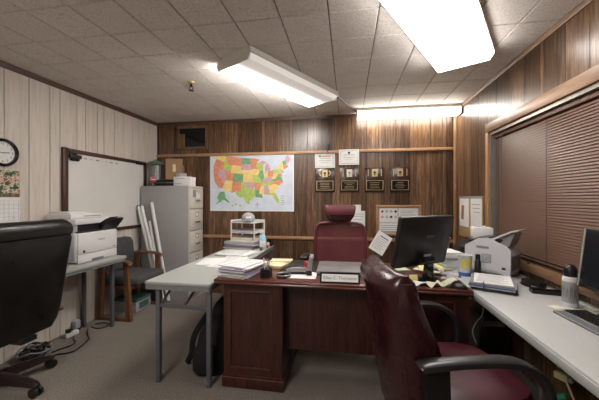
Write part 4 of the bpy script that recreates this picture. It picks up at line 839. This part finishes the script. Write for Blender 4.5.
# mesh chair behind the desk (faces the camera, -y)
mc = thing('mesh_chair', 'burgundy mesh office chair with headrest behind the desk', 'chair', (-0.082, 2.98, 0), 0)
def mesh_y(t): return 0.14+0.05*t
bkc = part('back_frame', B().tube(curve_pts([(-0.20, 0.12, 0.56), (-0.245, 0.125, 0.64), (-0.262, 0.13, 0.78), (-0.262, 0.145, 0.93), (-0.245, 0.155, 1.03), (-0.19, 0.16, 1.072), (0, 0.165, 1.082), (0.19, 0.16, 1.072), (0.245, 0.155, 1.03), (0.262, 0.145, 0.93), (0.262, 0.13, 0.78), (0.245, 0.125, 0.64), (0.20, 0.12, 0.56), (0, 0.125, 0.54), (-0.20, 0.12, 0.56)], 5), 0.014, 8), 'fabric_red', mc)
rows = []
for i in range(11):
    t_ = i/10; z_ = 0.55+0.525*t_; hw_ = 0.21+0.05*math.sin(min(1, t_*1.3)*math.pi/2) - (0.06*((t_-0.85)/0.15)**2 if t_ > 0.85 else 0)
    rows.append([(-hw_+2*hw_*j/10, 0.125+0.04*t_+0.035*(1-((j-5)/5)**2), z_) for j in range(11)])
gm = B(); 
for thk in (0.0,):
    vs = [p for r_ in rows for p in r_]; fs = [(i*11+j, i*11+j+1, (i+1)*11+j+1, (i+1)*11+j) for i in range(10) for j in range(10)]
    gm.add(vs, fs)
mesh_panel = part('mesh_panel', gm, 'mesh', mc, 'see-through burgundy netting')
part('back_yoke', B().tube(curve_pts([(0, 0.05, 0.45), (0, 0.16, 0.48), (0, 0.175, 0.55), (0, 0.165, 0.60)], 5), 0.022, 8), 'black', mc)
hr = part('headrest', B().superz([(1.094, 0.13, 0, 0.02, 0.02)], 4) if False else B().superz([(1.092, 0, 0.155, 0.075, 0.012), (1.105, 0, 0.15, 0.115, 0.030), (1.15, 0, 0.145, 0.145, 0.038), (1.20, 0, 0.147, 0.158, 0.038), (1.24, 0, 0.155, 0.163, 0.030), (1.258, 0, 0.160, 0.158, 0.012)], 32, 3.0), 'leather_red', mc)
part('headrest_pad', B().superz([(1.165, 0, 0.112, 0.140, 0.012), (1.19, 0, 0.110, 0.150, 0.016), (1.235, 0, 0.116, 0.157, 0.016), (1.262, 0, 0.14, 0.160, 0.026), (1.266, 0, 0.15, 0.150, 0.018)], 32, 3.2), 'fabric_red', hr)
for sx in (-0.075, 0.075): part('headrest_post', B().cyl((sx, 0.165, 1.06), (sx, 0.16, 1.11), 0.009, n=8), 'black', mc)
part('seat', B().rbox(-0.25, 0.25, -0.26, 0.20, 0.41, 0.49, 0.035, 4), 'fabric_red', mc)
for sg in (-1, 1):
    part('armrest', B().rbox(sg*0.345-0.04, sg*0.345+0.04, -0.14, 0.11, 0.735, 0.765, 0.010, 3), 'black', mc)
    part('arm_post', B().tube(curve_pts([(sg*0.22, 0, 0.40), (sg*0.31, 0, 0.42), (sg*0.33, -0.01, 0.50), (sg*0.335, -0.02, 0.74)], 4), 0.018, 8), 'black', mc)
part('tilt_mechanism', B().rbox(-0.09, 0.09, -0.12, 0.12, 0.36, 0.412, 0.01), 'black', mc)
star_base(mc, ('black', 'black'), 0.32, 0.37, R(18))

# monitor seen from behind
mo = thing('computer_monitor', 'black monitor seen from behind at the right end of the desk', 'monitor', (0.530, 2.215, ZD), R(35))
sh = part('screen_shell', B().rbox(-0.258, 0.252, -0.020, 0.020, -0.184, 0.182, 0.010, 3), 'black', mo)
sh.location = (0.0, 0.0, 0.272); sh.rotation_euler = (R(13), 0, 0)
part('rear_bulge', B().loft([[(-0.21, -0.019, -0.16), (0.21, -0.019, -0.16), (0.21, -0.019, 0.13), (-0.21, -0.019, 0.13)], [(-0.15, -0.036, -0.13), (0.15, -0.036, -0.13), (0.15, -0.036, 0.08), (-0.15, -0.036, 0.08)]]), 'black', sh)
part('screen', B().box(-0.228, 0.228, 0.0202, 0.0212, -0.16, 0.162), 'screen', sh)
text('logo', 'acer', 0.045, 'fax_dark', sh, (0.02, -0.0364, 0.045), (R(90), 0, 0))
part('rating_label', B().box(-0.01, 0.06, -0.0372, -0.036, -0.112, -0.090), 'paper', sh)
part('stand_hinge', B().rbox(-0.045, 0.045, -0.066, -0.018, 0.115, 0.165, 0.008), 'blackgloss', mo)
part('stand_neck', B().prism([(-0.062, 0.14), (-0.035, 0.14), (-0.015, 0.012), (-0.06, 0.012)], 'x', -0.03, 0.03), 'blackgloss', mo)
part('stand_base', B().superz([(0, 0, 0, 0.115, 0.085), (0.010, 0, 0, 0.113, 0.083), (0.016, 0, 0, 0.09, 0.062)], 28, 2.6), 'blackgloss', mo)

cph = thing('copy_holder', 'white printed sheet tilted in a clip beside the monitor', 'paper holder', (0.255, 2.36, ZD))
part('clip_stand', B().rbox(-0.05, 0.05, -0.03, 0.07, 0, 0.012, 0.004).cyl((0.0, 0.03, 0.01), (0.01, 0.02, 0.20), 0.006, n=8), 'black', cph)
cs_ = part('sheet', B().box(-0.060, 0.060, -0.0012, 0.0012, -0.080, 0.080), 'paper', cph); cs_.location = (-0.005, 0.012, 0.225); cs_.rotation_euler = (R(-12), R(32), 0)
part('text_print', B().box(-0.03, 0.04, -0.0018, -0.0012, 0.045, 0.053), 'inkblue', cs_)
ln_ = B()
for k in range(6): ln_.box(-0.045, 0.045-0.012*(k % 2), -0.0018, -0.0012, 0.03-0.017*k, 0.0325-0.017*k)
part('text_lines', ln_, 'ink', cs_)
part('clip', B().rbox(-0.02, 0.02, -0.004, 0.006, -0.02, 0.02, 0.002), 'black', cph, None, (0.005, 0.019, 0.20))

# scatter in front of the monitor
for (x_, y_, a_, w_, d_, m_, lb) in ((0.41, 2.40, 20, 0.11, 0.08, 'paper_green', 'pale green slip left of the monitor stand'), (0.27, 2.18, -15, 0.10, 0.09, 'paper_cream', 'cream slip at the foot of the copy holder'),
                                     (0.50, 2.115, 25, 0.09, 0.07, 'paper_blue', 'pale blue note in front of the monitor stand'), (0.37, 2.005, -8, 0.10, 0.04, 'paper', 'white slip at the desk edge before the monitor'),
                                     (0.70, 2.385, -12, 0.11, 0.10, 'paper_grey', 'grey printed slip right of the monitor stand'), (0.60, 2.40, -35, 0.19, 0.06, 'paper_cream', 'long cream slip behind the monitor stand'),
                                     (0.71, 2.24, -30, 0.10, 0.06, 'paper_green', 'pale green slip near the desk corner'), (0.70, 2.62, 6, 0.24, 0.2, 'paper_yellow', 'yellow sheet behind the monitor')):
    t, zz = sheetstack('note_slip', lb, 'note', (x_, y_, ZD+0.0165 if (0.40 < x_ < 0.67 and 2.13 < y_ < 2.45) else ZD), R(a_), w_, d_, [m_, m_], 0.0035, 0.004, 3, 'loose notes around the monitor')
for (x_, y_, a_, lb) in ((0.365, 2.09, 12, 'yellow sticky pad leaning at the left of the monitor stand'), (0.44, 2.10, 22, 'yellow sticky pad closest to the monitor stand')):
    t = thing('sticky_pad', lb, 'note pad', (x_, y_, ZD+0.002), R(a_), 'yellow sticky pads by the monitor')
    part('pad', B().rbox(-0.028, 0.028, -0.005, 0.005, 0, 0.052, 0.001, rx=R(-14)), 'paper_yellow', t); part('pad_back', B().box(-0.028, 0.028, 0.0055, 0.0085, 0.0, 0.05, rx=R(-14)), 'paper_manila', t)
def curl(label, loc, rz, W_, D_, amp, ph, m_, tilt=0.0):
    n_ = 8; top = []; bot = []
    for i in range(n_+1):
        for j in range(5):
            u = i/n_-0.5; v_ = j/4-0.5
            z_ = amp*(1+math.sin(ph+u*7+v_*2.2))*0.5+tilt*(u+0.5)+0.0005
            top.append((u*W_, v_*D_, z_+0.0012)); bot.append((u*W_, v_*D_, z_))
    q = lambda i, j: i*5+j; fs = []
    N_ = len(top)
    for i in range(n_):
        for j in range(4):
            fs.append((q(i, j), q(i+1, j), q(i+1, j+1), q(i, j+1))); fs.append((N_+q(i, j), N_+q(i, j+1), N_+q(i+1, j+1), N_+q(i+1, j)))
    for j in range(4): fs.append((q(0, j), q(0, j+1), N_+q(0, j+1), N_+q(0, j))); fs.append((q(n_, j+1), q(n_, j), N_+q(n_, j), N_+q(n_, j+1)))
    for i in range(n_): fs.append((q(i+1, 0), q(i, 0), N_+q(i, 0), N_+q(i+1, 0))); fs.append((q(i, 4), q(i+1, 4), N_+q(i+1, 4), N_+q(i, 4)))
    return solo('crumpled_note', B().add(top+bot, fs), m_, label, 'note', loc, rz, 'crumpled papers on the desk by the monitor')
curl('wavy cream paper lying left of the monitor foot', (0.33, 2.14, ZD), R(-20), 0.12, 0.06, 0.022, 0.4, 'paper_cream')
curl('wavy pale green paper under the left monitor corner', (0.325, 2.27, ZD), R(15), 0.13, 0.08, 0.03, 2.0, 'paper_green')
curl('crumpled white paper in front of the monitor foot', (0.46, 2.055, ZD), R(10), 0.12, 0.06, 0.02, 1.2, 'paper')
curl('long crumpled cream receipt right of the monitor foot', (0.695, 2.12, ZD), R(-28), 0.14, 0.05, 0.035, 0.9, 'paper_cream', 0.0)
curl('crumpled grey paper draped right of the monitor stand', (0.69, 2.50, ZD), R(-35), 0.14, 0.10, 0.035, 2.6, 'paper_grey')
curl('crumpled pale green receipt nearest the mouse', (0.62, 2.055, ZD), R(-12), 0.11, 0.05, 0.025, 0.2, 'paper_green')
curl('crumpled cream paper just left of the mouse', (0.555, 2.035, ZD), R(30), 0.10, 0.05, 0.03, 3.0, 'paper_cream')
curl('folded grey paper at the right desk edge under the monitor', (0.725, 2.20, ZD+0.012), R(48), 0.12, 0.06, 0.03, 1.5, 'paper_grey')
curl('crumpled white receipt at the far left of the monitor', (0.30, 2.06, ZD), R(-30), 0.11, 0.05, 0.025, 0.8, 'paper_cream')
curl('small yellow crumpled note left of the monitor foot', (0.40, 2.055, ZD+0.002), R(25), 0.06, 0.05, 0.03, 2.3, 'paper_yellow')
ms = thing('computer_mouse', 'black mouse lying near the right desk corner', 'mouse', (0.70, 2.02, ZD), R(-25))
part('shell', B().superz([(0, 0, 0, 0.045, 0.026), (0.01, 0, 0, 0.048, 0.028), (0.022, -0.002, 0, 0.04, 0.023), (0.03, -0.006, 0, 0.02, 0.012)], 24, 2.4), 'black', ms); part('wheel', B().cyl((0.025, -0.003, 0.024), (0.025, 0.003, 0.024), 0.006, n=10), 'ink', ms)

# ================================================================ RIGHT COUNTER TABLE
ZR = 0.755
ct = thing('side_table', 'long pale grey table under the blind along the right wall', 'table', (0, 0, 0))
part('tabletop', B().rbox(0.772, 1.262, 0.25, 3.12, ZR-0.028, ZR, 0.006), 'counter', ct)
part('edge_band', B().rbox(0.768, 0.786, 0.25, 3.12, ZR-0.048, ZR-0.010, 0.006), 'tabletop', ct)
part('apron', B().box(0.80, 1.25, 0.28, 3.09, ZR-0.07, ZR-0.029), 'edge', ct)
for lx in (0.85, 1.22):
    for ly in (0.34, 2.95):
        part('leg', B().rbox(lx-0.016, lx+0.016, ly-0.016, ly+0.016, 0, ZR-0.06, 0.003), 'steel', ct)
ct.location.x = 0.0
part('back_strip', B().box(1.262, 1.312, 0.25, 3.12, ZR-0.028, ZR-0.001), 'counter', ct)

# fax machine
fx = thing('fax_machine', 'grey fax machine with raised paper tray on the side table', 'fax machine', (1.10, 2.48, ZR), R(-44))
side = [(-0.15, 0.0), (0.15, 0.0), (0.15, 0.20), (0.125, 0.235), (0.02, 0.275), (-0.06, 0.262), (-0.15, 0.215)]
part('body', B().prism([(-0.145, 0.03), (0.14, 0.03), (0.145, 0.19), (0.12, 0.225), (0.0, 0.27), (-0.06, 0.262), (-0.145, 0.20)], 'y', -0.105, 0.105), 'fax', fx)
part('base', B().rbox(-0.14, 0.135, -0.095, 0.11, 0, 0.032, 0.006), 'fax_dark', fx)
part('side_panel', B().prism([(-0.155, 0.04), (0.05, 0.05), (0.15, 0.012), (0.155, 0.20), (0.125, 0.238), (0.005, 0.285), (-0.06, 0.278), (-0.155, 0.215)], 'y', -0.115, -0.103), 'fax', fx)
part('vent_grille', B().box(-0.035, 0.03, -0.1165, -0.115, 0.10, 0.165), 'fax_dark', fx); g = B()
for k in range(6): g.box(-0.03, 0.025, -0.1175, -0.1163, 0.106+0.0095*k, 0.110+0.0095*k)
part('grille_slats', g, 'fax', fx)
part('recess_slot', B().box(-0.07, 0.015, -0.1165, -0.115, 0.205, 0.222), 'fax_dark', fx)
part('badge', B().box(0.098, 0.122, -0.1165, -0.115, 0.065, 0.082), 'inkblack', fx); part('badge_line', B().box(0.098, 0.122, -0.1165, -0.115, 0.056, 0.062), 'paper', fx)
part('output_opening', B().box(0.1445, 0.150, -0.085, 0.085, 0.06, 0.16), 'fax_dark', fx)
part('top_cover', B().prism([(-0.12, 0.225), (-0.06, 0.268), (0.0, 0.276), (0.0, 0.288), (-0.065, 0.283), (-0.13, 0.24)], 'y', -0.10, 0.10), 'black', fx)
part('paper_tray', B().prism([(0.02, 0.262), (0.15, 0.335), (0.195, 0.35), (0.195, 0.357), (0.145, 0.345), (0.015, 0.275)], 'y', -0.09, 0.085), 'fax', fx)
part('tray_support', B().prism([(0.06, 0.24), (0.13, 0.23), (0.165, 0.33), (0.15, 0.325)], 'y', -0.075, 0.075), 'fax_dark', fx)

hb = thing('label_printer', 'low black office device behind the fax machine', 'printer', (1.12, 2.83, ZR), R(-6))
part('case', B().prism([(-0.16, 0), (0.16, 0), (0.16, 0.21), (0.0, 0.22), (-0.14, 0.16), (-0.16, 0.12)], 'y', -0.12, 0.12), 'black', hb); part('lid', B().rbox(-0.06, 0.155, -0.115, 0.115, 0.212, 0.228, 0.005), 'blackgloss', hb); part('output_slot', B().box(-0.165, -0.158, -0.08, 0.08, 0.06, 0.08), 'fax_dark', hb)
wbx = thing('tissue_box', 'white box standing on the black device under the pin board', 'box', (1.175, 2.86, ZR+0.228), R(-8))
part('carton', B().rbox(-0.075, 0.075, -0.06, 0.06, 0, 0.095, 0.003), 'paper', wbx); part('opening', B().superz([(0.0945, 0, 0, 0.045, 0.02), (0.0962, 0, 0, 0.045, 0.02)], 20, 2), 'ink', wbx); part('tissue', B().loft([[(-0.03, -0.004, 0.095), (0.03, -0.004, 0.095), (0.03, 0.004, 0.095), (-0.03, 0.004, 0.095)], [(-0.035, -0.012, 0.105), (0.03, 0.008, 0.11), (0.035, 0.012, 0.11), (-0.03, 0.0, 0.106)]]), 'paper', wbx)
# paper stack and tub behind the cup
sheetstack('paper_stack', 'stack of white papers behind the yellow cup', 'papers', (0.835, 2.66, ZR), R(6), 0.13, 0.20, ['paper', 'paper_blue', 'paper', 'paper', 'paper_grey', 'paper', 'paper'], 0.019, 0.008)
tb = thing('clear_tub', 'clear plastic tub of odds and ends in the far corner of the table', 'tub', (0.86, 2.95, ZR))
part('tub_wall', B().lathe([(0.001, 0), (0.065, 0), (0.078, 0.20), (0.081, 0.20), (0.081, 0.21), (0.076, 0.21), (0.063, 0.006), (0.001, 0.006)], 24), 'clear', tb)
part('contents', B().lathe([(0.001, 0.008), (0.060, 0.008), (0.068, 0.12), (0.05, 0.14), (0.001, 0.15)], 16), 'card', tb)
part('lid', B().lathe([(0.001, 0.211), (0.084, 0.211), (0.084, 0.22), (0.001, 0.222)], 24), 'white', tb)
cu_ = thing('paper_cup', 'tall white cup with yellow print beside the fax machine', 'cup', (0.865, 2.385, ZR))
part('cup_wall', B().lathe([(0.001, 0), (0.040, 0), (0.050, 0.155), (0.052, 0.158), (0.049, 0.160), (0.038, 0.006), (0.001, 0.005)], 24), 'paper', cu_)
for a0, z0, z1 in ((-2.4, 0.05, 0.13), (-1.7, 0.07, 0.145), (-1.05, 0.045, 0.12)):
    q = B(); vs = []
    for k in range(6):
        aa = a0+0.12*k+0.02
        for zz_ in (z0+0.010*abs(k-2), z1-0.008*abs(k-3)):
            rr = 0.0404+0.010*zz_/0.155+0.0006; vs.append((rr*math.cos(aa), rr*math.sin(aa), zz_))
    q.add(vs, [(2*k, 2*k+2, 2*k+3, 2*k+1) for k in range(5)]); part('yellow_print', q, 'yellowplastic', cu_)
part('blue_base_band', B().lathe([(0.0408, 0.004), (0.0424, 0.03), (0.0418, 0.031), (0.0402, 0.003)], 24), 'inkblue', cu_)
bk = thing('black_bottle', 'slim black bottle between the cup and the fax machine', 'bottle', (0.935, 2.335, ZR))
part('bottle_body', B().lathe([(0.001, 0), (0.021, 0), (0.022, 0.01), (0.021, 0.12), (0.012, 0.138)], 18), 'black', bk); part('bottle_cap', B().lathe([(0.0155, 0.134), (0.0165, 0.138), (0.0165, 0.172), (0.001, 0.174)], 18), 'blackgloss', bk)
# document pad
dpd = thing('document_stack', 'printed pages on blue edged binders where desk meets side table', 'binders', (0.935, 2.115, ZR+0.008), R(-26))
for k, (m_, z0, z1, dx, dy) in enumerate((('black', 0, 0.010, 0.01, 0.0), ('paper', 0.0102, 0.018, 0.0, 0.005), ('inkblue', 0.0182, 0.024, -0.004, 0.0), ('paper_grey', 0.0242, 0.034, 0.008, 0.004), ('fax_dark', 0.0342, 0.038, 0.0, 0.0))):
    part('binder', B().rbox(-0.12+dx, 0.12+dx, -0.15+dy, 0.15+dy, z0, z1, 0.0015), m_, dpd)
part('page', B().box(-0.105, 0.105, -0.125, 0.145, 0.0382, 0.0405, rz=R(4)), 'paper', dpd)
ln_ = B()
for k in range(11): ln_.box(-0.085, 0.085-0.02*(k % 3), 0.115-0.021*k, 0.121-0.021*k, 0.0405, 0.0409)
part('text_print', ln_, 'ink', dpd)
part('binder_clip', B().tube(curve_pts([(-0.04, -0.152, 0.012), (-0.04, -0.165, 0.03), (-0.04, -0.155, 0.046), (-0.04, -0.135, 0.046)], 4), 0.004, 6), 'inkblue', dpd)
# the cables and adapter near the window
ad = thing('power_adapter', 'black power adapter with coiled lead below the window sill', 'adapter', (1.225, 2.20, ZR), R(-75))
part('brick_case', B().rbox(-0.07, 0.07, -0.03, 0.03, 0, 0.03, 0.006), 'black', ad)
part('lead', B().tube(curve_pts([(0.07, 0, 0.012), (0.10, -0.02, 0.008), (0.09, -0.07, 0.008), (0.02, -0.08, 0.008), (-0.04, -0.06, 0.008), (0.03, -0.05, 0.008)], 5), 0.005, 6), 'black', ad)
solo('phone_cable', B().tube(curve_pts([(1.292, 2.40, ZR+0.10), (1.293, 2.38, ZR+0.11), (1.288, 2.35, ZR+0.03), (1.275, 2.32, ZR+0.008), (1.24, 2.29, ZR+0.008), (1.20, 2.28, ZR+0.008)], 6), 0.0045, 6), 'black', 'thin black cord curving from the fax machine to the adapter', 'cable')
ht_ = thing('cable_tray', 'narrow black tray lying at the wall side of the table', 'tray', (1.20, 2.01, ZR), R(-12))
part('tray_floor', B().rbox(-0.09, 0.075, -0.03, 0.03, 0, 0.006, 0.002), 'black', ht_)
part('tray_rim', B().box(-0.09, 0.075, -0.03, -0.025, 0.006, 0.022).box(-0.09, 0.075, 0.025, 0.03, 0.006, 0.022).box(-0.09, -0.085, -0.025, 0.025, 0.006, 0.022).box(0.07, 0.075, -0.025, 0.025, 0.006, 0.022), 'black', ht_)
sb = thing('spray_can', 'white and grey patterned spray can with black cap by the keyboard', 'can', (1.178, 1.80, ZR))
part('can_body', B().lathe([(0.001, 0), (0.029, 0), (0.031, 0.006), (0.031, 0.128), (0.026, 0.142), (0.018, 0.148)], 24), 'white', sb)
part('wrap_print', B().lathe([(0.0314, 0.02), (0.0317, 0.022), (0.0317, 0.115), (0.0314, 0.117)], 24), 'silver', sb)
for k in range(5):
    aa = R(-100-28*k); q = B(); vs = []
    for j in range(4):
        b_ = aa+0.13*j
        for zz_ in (0.03+0.012*((k*3+j) % 3), 0.075+0.010*((k+j*2) % 4)): vs.append((0.0321*math.cos(b_), 0.0321*math.sin(b_), zz_))
    q.add(vs, [(2*j, 2*j+2, 2*j+3, 2*j+1) for j in range(3)]); part('pattern_patch', q, 'fax_dark', sb)
part('cap', B().lathe([(0.0265, 0.138), (0.0275, 0.142), (0.0265, 0.175), (0.021, 0.188), (0.012, 0.194), (0.001, 0.195)], 24), 'black', sb)
for c_ in sb.children: c_.scale = (1.08, 1.08, 1.15)
# keyboard
kbd = thing('keyboard', 'dark grey keyboard with a smooth palm rest on the side table', 'keyboard', (1.12, 1.455, ZR), R(3))
part('case', B().rbox(-0.04, 0.065, -0.235, 0.235, 0.0, 0.016, 0.006, 3), 'keygrey', kbd)
part('palm_rest', B().rbox(-0.085, -0.02, -0.235, 0.235, 0.0, 0.012, 0.005, 3), 'keygrey', kbd)
kmesh = B().loft([[(-0.0072, -0.0085, 0), (0.0072, -0.0085, 0), (0.0072, 0.0085, 0), (-0.0072, 0.0085, 0)], [(-0.0058, -0.0068, 0.007), (0.0058, -0.0068, 0.007), (0.0058, 0.0068, 0.007), (-0.0058, 0.0068, 0.007)]]).mesh('key', 'black')
for i in range(6):
    for j in range(23):
        place(bpy.data.objects.new('key', kmesh), kbd, (-0.029+0.0165*i, -0.216+0.0196*j, 0.0155))
m2 = thing('desktop_monitor', 'black monitor at the right edge facing the burgundy chair', 'monitor', (1.235, 1.53, ZR), R(2))
sh2 = part('screen_shell', B().rbox(-0.015, 0.02, -0.24, 0.24, -0.155, 0.155, 0.008, 3), 'black', m2); sh2.location = (-0.005, 0, 0.272); sh2.rotation_euler = (0, R(7), 0)
part('screen', B().box(-0.0162, -0.0150, -0.222, 0.222, -0.135, 0.137), 'screen', sh2)
part('bezel_edge', B().box(-0.0185, -0.0150, 0.226, 0.236, -0.15, 0.15), 'silver', sh2)
part('stand_neck', B().rbox(0.005, 0.03, -0.04, 0.04, 0.01, 0.22, 0.005), 'black', m2); part('stand_base', B().rbox(-0.035, 0.05, -0.13, 0.13, 0, 0.014, 0.005), 'black', m2)
sheetstack('note_slip', 'pale green slip on the table behind the keyboard', 'note', (1.25, 1.76, ZR), R(12), 0.04, 0.06, ['paper_green', 'paper_green'], 0.002, 0.002)
sheetstack('note_slip', 'cream slip poking out beneath the spray can', 'note', (1.09, 1.765, ZR), R(15), 0.06, 0.05, ['paper_cream'], 0.002, 0.0)

# under the side table
def wire(label, pts, r_, m_): return solo('hanging_wire', B().tube(curve_pts(pts, 6), r_, 6), m_, label, 'wire')
wire('thin white wire hanging from the desk end', [(0.81, 1.95, 0.68), (0.815, 1.97, 0.62), (0.80, 2.02, 0.55), (0.77, 2.0, 0.50), (0.73+0.05, 1.97, 0.44)], 0.0028, 'whitewire')
wire('black wire drooping along the wall under the side table', [(1.28, 2.6, 0.60), (1.26, 2.3, 0.42), (1.27, 2.0, 0.48), (1.26, 1.7, 0.30), (1.27, 1.4, 0.45)], 0.007, 'black')
wire('white wire looped on the wall under the side table', [(1.24, 2.45, 0.52), (1.20, 2.38, 0.40), (1.19, 2.25, 0.40), (1.20, 2.20, 0.47), (1.22, 2.3, 0.45)], 0.005, 'whitewire')
wire('beige wire ending in the pale connector', [(1.26, 1.95, 0.40), (1.21, 1.90, 0.47), (1.15, 1.84, 0.46), (1.12, 1.80, 0.42)], 0.006, 'beige_wire')
wire('tan wire running down from the pale connector', [(1.13, 1.76, 0.38), (1.15, 1.72, 0.28), (1.20, 1.70, 0.15), (1.22, 1.66, 0.02)], 0.005, 'beige_wire')
cn = thing('cable_connector', 'pale beige cable connector under the side table', 'connector', (1.125, 1.78, 0.385), R(30))
part('shell', B().rbox(-0.018, 0.018, -0.03, 0.03, -0.018, 0.018, 0.005), 'beige_wire', cn); part('plug_end', B().rbox(-0.012, 0.012, -0.05, -0.03, -0.012, 0.012, 0.003), 'whitewire', cn)
gc = thing('green_connector', 'green cable plug hanging under the side table', 'connector', (1.08, 1.75, 0.29), R(40))
part('plug_body', B().rbox(-0.015, 0.015, -0.05, 0.05, -0.012, 0.012, 0.005, rx=R(-35)), 'greenwire', gc); part('plug_lead', B().tube(curve_pts([(0, -0.04, -0.03), (0.02, -0.09, -0.10), (0.05, -0.10, -0.20), (0.06, -0.10, -0.287)], 4), 0.005, 6), 'greenwire', gc)
op = thing('wall_outlet', 'brown double wall outlet on the panelling under the side table', 'outlet', (XR, 2.42, 0.36))
part('cover_plate', B().rbox(-0.006, 0, -0.035, 0.035, -0.057, 0.057, 0.002), 'paper_manila', op)
part('socket', B().rbox(-0.009, -0.005, -0.016, 0.016, 0.006, 0.04, 0.002), 'chairwood', op); part('socket', B().rbox(-0.009, -0.005, -0.016, 0.016, -0.04, -0.006, 0.002), 'chairwood', op)
tw = thing('desktop_computer', 'black computer tower standing under the side table', 'computer', (1.12, 2.72, 0))
part('case', B().rbox(-0.10, 0.10, -0.20, 0.20, 0.01, 0.42, 0.006), 'black', tw); part('front_bezel', B().rbox(-0.098, 0.098, -0.212, -0.20, 0.012, 0.418, 0.005), 'blackgloss', tw); part('drive_slot', B().box(-0.075, 0.075, -0.2135, -0.212, 0.34, 0.38), 'fax_dark', tw)

# ================================================================ BURGUNDY LEATHER CHAIR (local +x faces the side table)
rc = thing('leather_chair', 'burgundy leather executive chair in front of the desk, facing the side table', 'chair', (0.425, 1.525, 0), R(12))
N = 40
def back_ring(z_, cx, hw_, th_, bow):
    rg = []
    for i in range(N):
        t = 2*math.pi*i/N; ct_, st_ = math.cos(t), math.sin(t); e = 3.6
        yy = hw_*math.copysign(abs(st_)**(2/e), st_); xx = th_*math.copysign(abs(ct_)**(2/e), ct_)
        rg.append((cx+xx-bow*(1-(yy/hw_)**2), yy, z_))
    return rg
rings = []
def rear_x(t): return -0.245-0.085*t
def front_x(t): return -0.195+0.20*(1-t)**1.3-0.012*math.sin(t*9.0)
for i in range(25):
    t = i/24; z_ = 0.36+0.655*t
    xr, xf = rear_x(t), front_x(t)
    if t > 0.80: xr -= 0.022*math.sin((t-0.80)/0.20*math.pi*0.9); xf += 0.012*math.sin((t-0.80)/0.20*math.pi*0.9)
    hw_ = 0.225+0.022*math.sin(min(1, t*1.2)*math.pi*0.6)
    if t < 0.12: hw_ -= 0.05*(1-t/0.12)
    c_, h_ = (xr+xf)/2+0.02, (xf-xr)/2
    if t > 0.90: k_ = math.sqrt(max(0.02, 1-((t-0.90)/0.10)**2)); h_ *= 0.25+0.75*k_; hw_ -= 0.02*(1-k_)
    rings.append(back_ring(z_, c_, hw_, h_, 0.03))
rb_ = part('backrest', B().loft(rings), 'leather_red', rc)
for sg in (-1, 1):
    bp_ = [((rear_x(t)+front_x(t))/2+0.012, sg*(0.222+0.022*math.sin(min(1, t*1.2)*math.pi*0.6)), 0.36+0.655*t) for t in [0.14+0.82*k/18 for k in range(19)]]
    rg = []
    for k, p in enumerate(bp_):
        t = 0.14+0.82*k/18; hx = ((front_x(t)-rear_x(t))/2-0.012)*(1.0 if k < 16 else 1-0.18*(k-15)); hy = 0.030*(1.0 if 1 < k < 17 else 0.6)
        rg.append([(p[0]+hx*math.cos(2*math.pi*m/14), p[1]+hy*math.sin(2*math.pi*m/14), p[2]) for m in range(14)])
    part('side_bolster', B().loft(rg), 'leather_red', rc)
    part('piping', B().tube([(rear_x(t)+0.030, sg*(0.226+0.022*math.sin(min(1, t*1.2)*math.pi*0.6)), 0.36+0.655*t) for t in [k/14 for k in range(2, 13)]], 0.006, 8), 'leather_red', rc)
part('seat', B().superz([(0.40, 0.06, 0, 0.22, 0.21), (0.415, 0.06, 0, 0.27, 0.25), (0.47, 0.065, 0, 0.29, 0.262), (0.51, 0.065, 0, 0.275, 0.25), (0.528, 0.06, 0, 0.23, 0.21), (0.534, 0.06, 0, 0.14, 0.12)], 40, 3.8), 'leather_seat', rc)
part('seat_pan', B().rbox(-0.20, 0.28, -0.22, 0.22, 0.375, 0.405, 0.01), 'black', rc)
for sg in (-1, 1):
    yy = sg*0.308
    arm = curve_pts([(-0.225, yy, 0.688), (-0.20, yy, 0.697), (-0.06, yy, 0.706), (0.08, yy, 0.706), (0.17, yy, 0.692), (0.24, yy, 0.65), (0.278, yy, 0.58), (0.275, sg*0.30, 0.49), (0.22, sg*0.27, 0.42)], 5)
    part('arm_post', B().prism([(-0.19, 0.40), (-0.10, 0.40), (-0.11, 0.69), (-0.205, 0.69)], 'y', sg*0.278, sg*0.312), 'black', rc)
    part('armrest', B().tube(arm, 0.02, 12, flat=(0.032, 0.017), up=(0.0001, 0, 1) if False else (0, -1, 0)) if False else B().loft([[
        (p.x + (-t2.z)*b_*0.018, p.y + a_*0.033, p.z + t2.x*b_*0.018) for a_, b_ in [(math.copysign(abs(math.cos(2*math.pi*k/14))**0.7, math.cos(2*math.pi*k/14)), math.copysign(abs(math.sin(2*math.pi*k/14))**0.7, math.sin(2*math.pi*k/14))) for k in range(14)]]
        for p, t2 in [(arm[i], (arm[min(i+1, len(arm)-1)]-arm[max(i-1, 0)]).normalized()) for i in range(len(arm))]]), 'armgrey', rc, 'dark loop armrest')
part('tilt_mechanism', B().rbox(-0.10, 0.12, -0.10, 0.10, 0.33, 0.376, 0.01), 'black', rc)
star_base(rc, ('plum', 'black'), 0.33, 0.34, R(20))
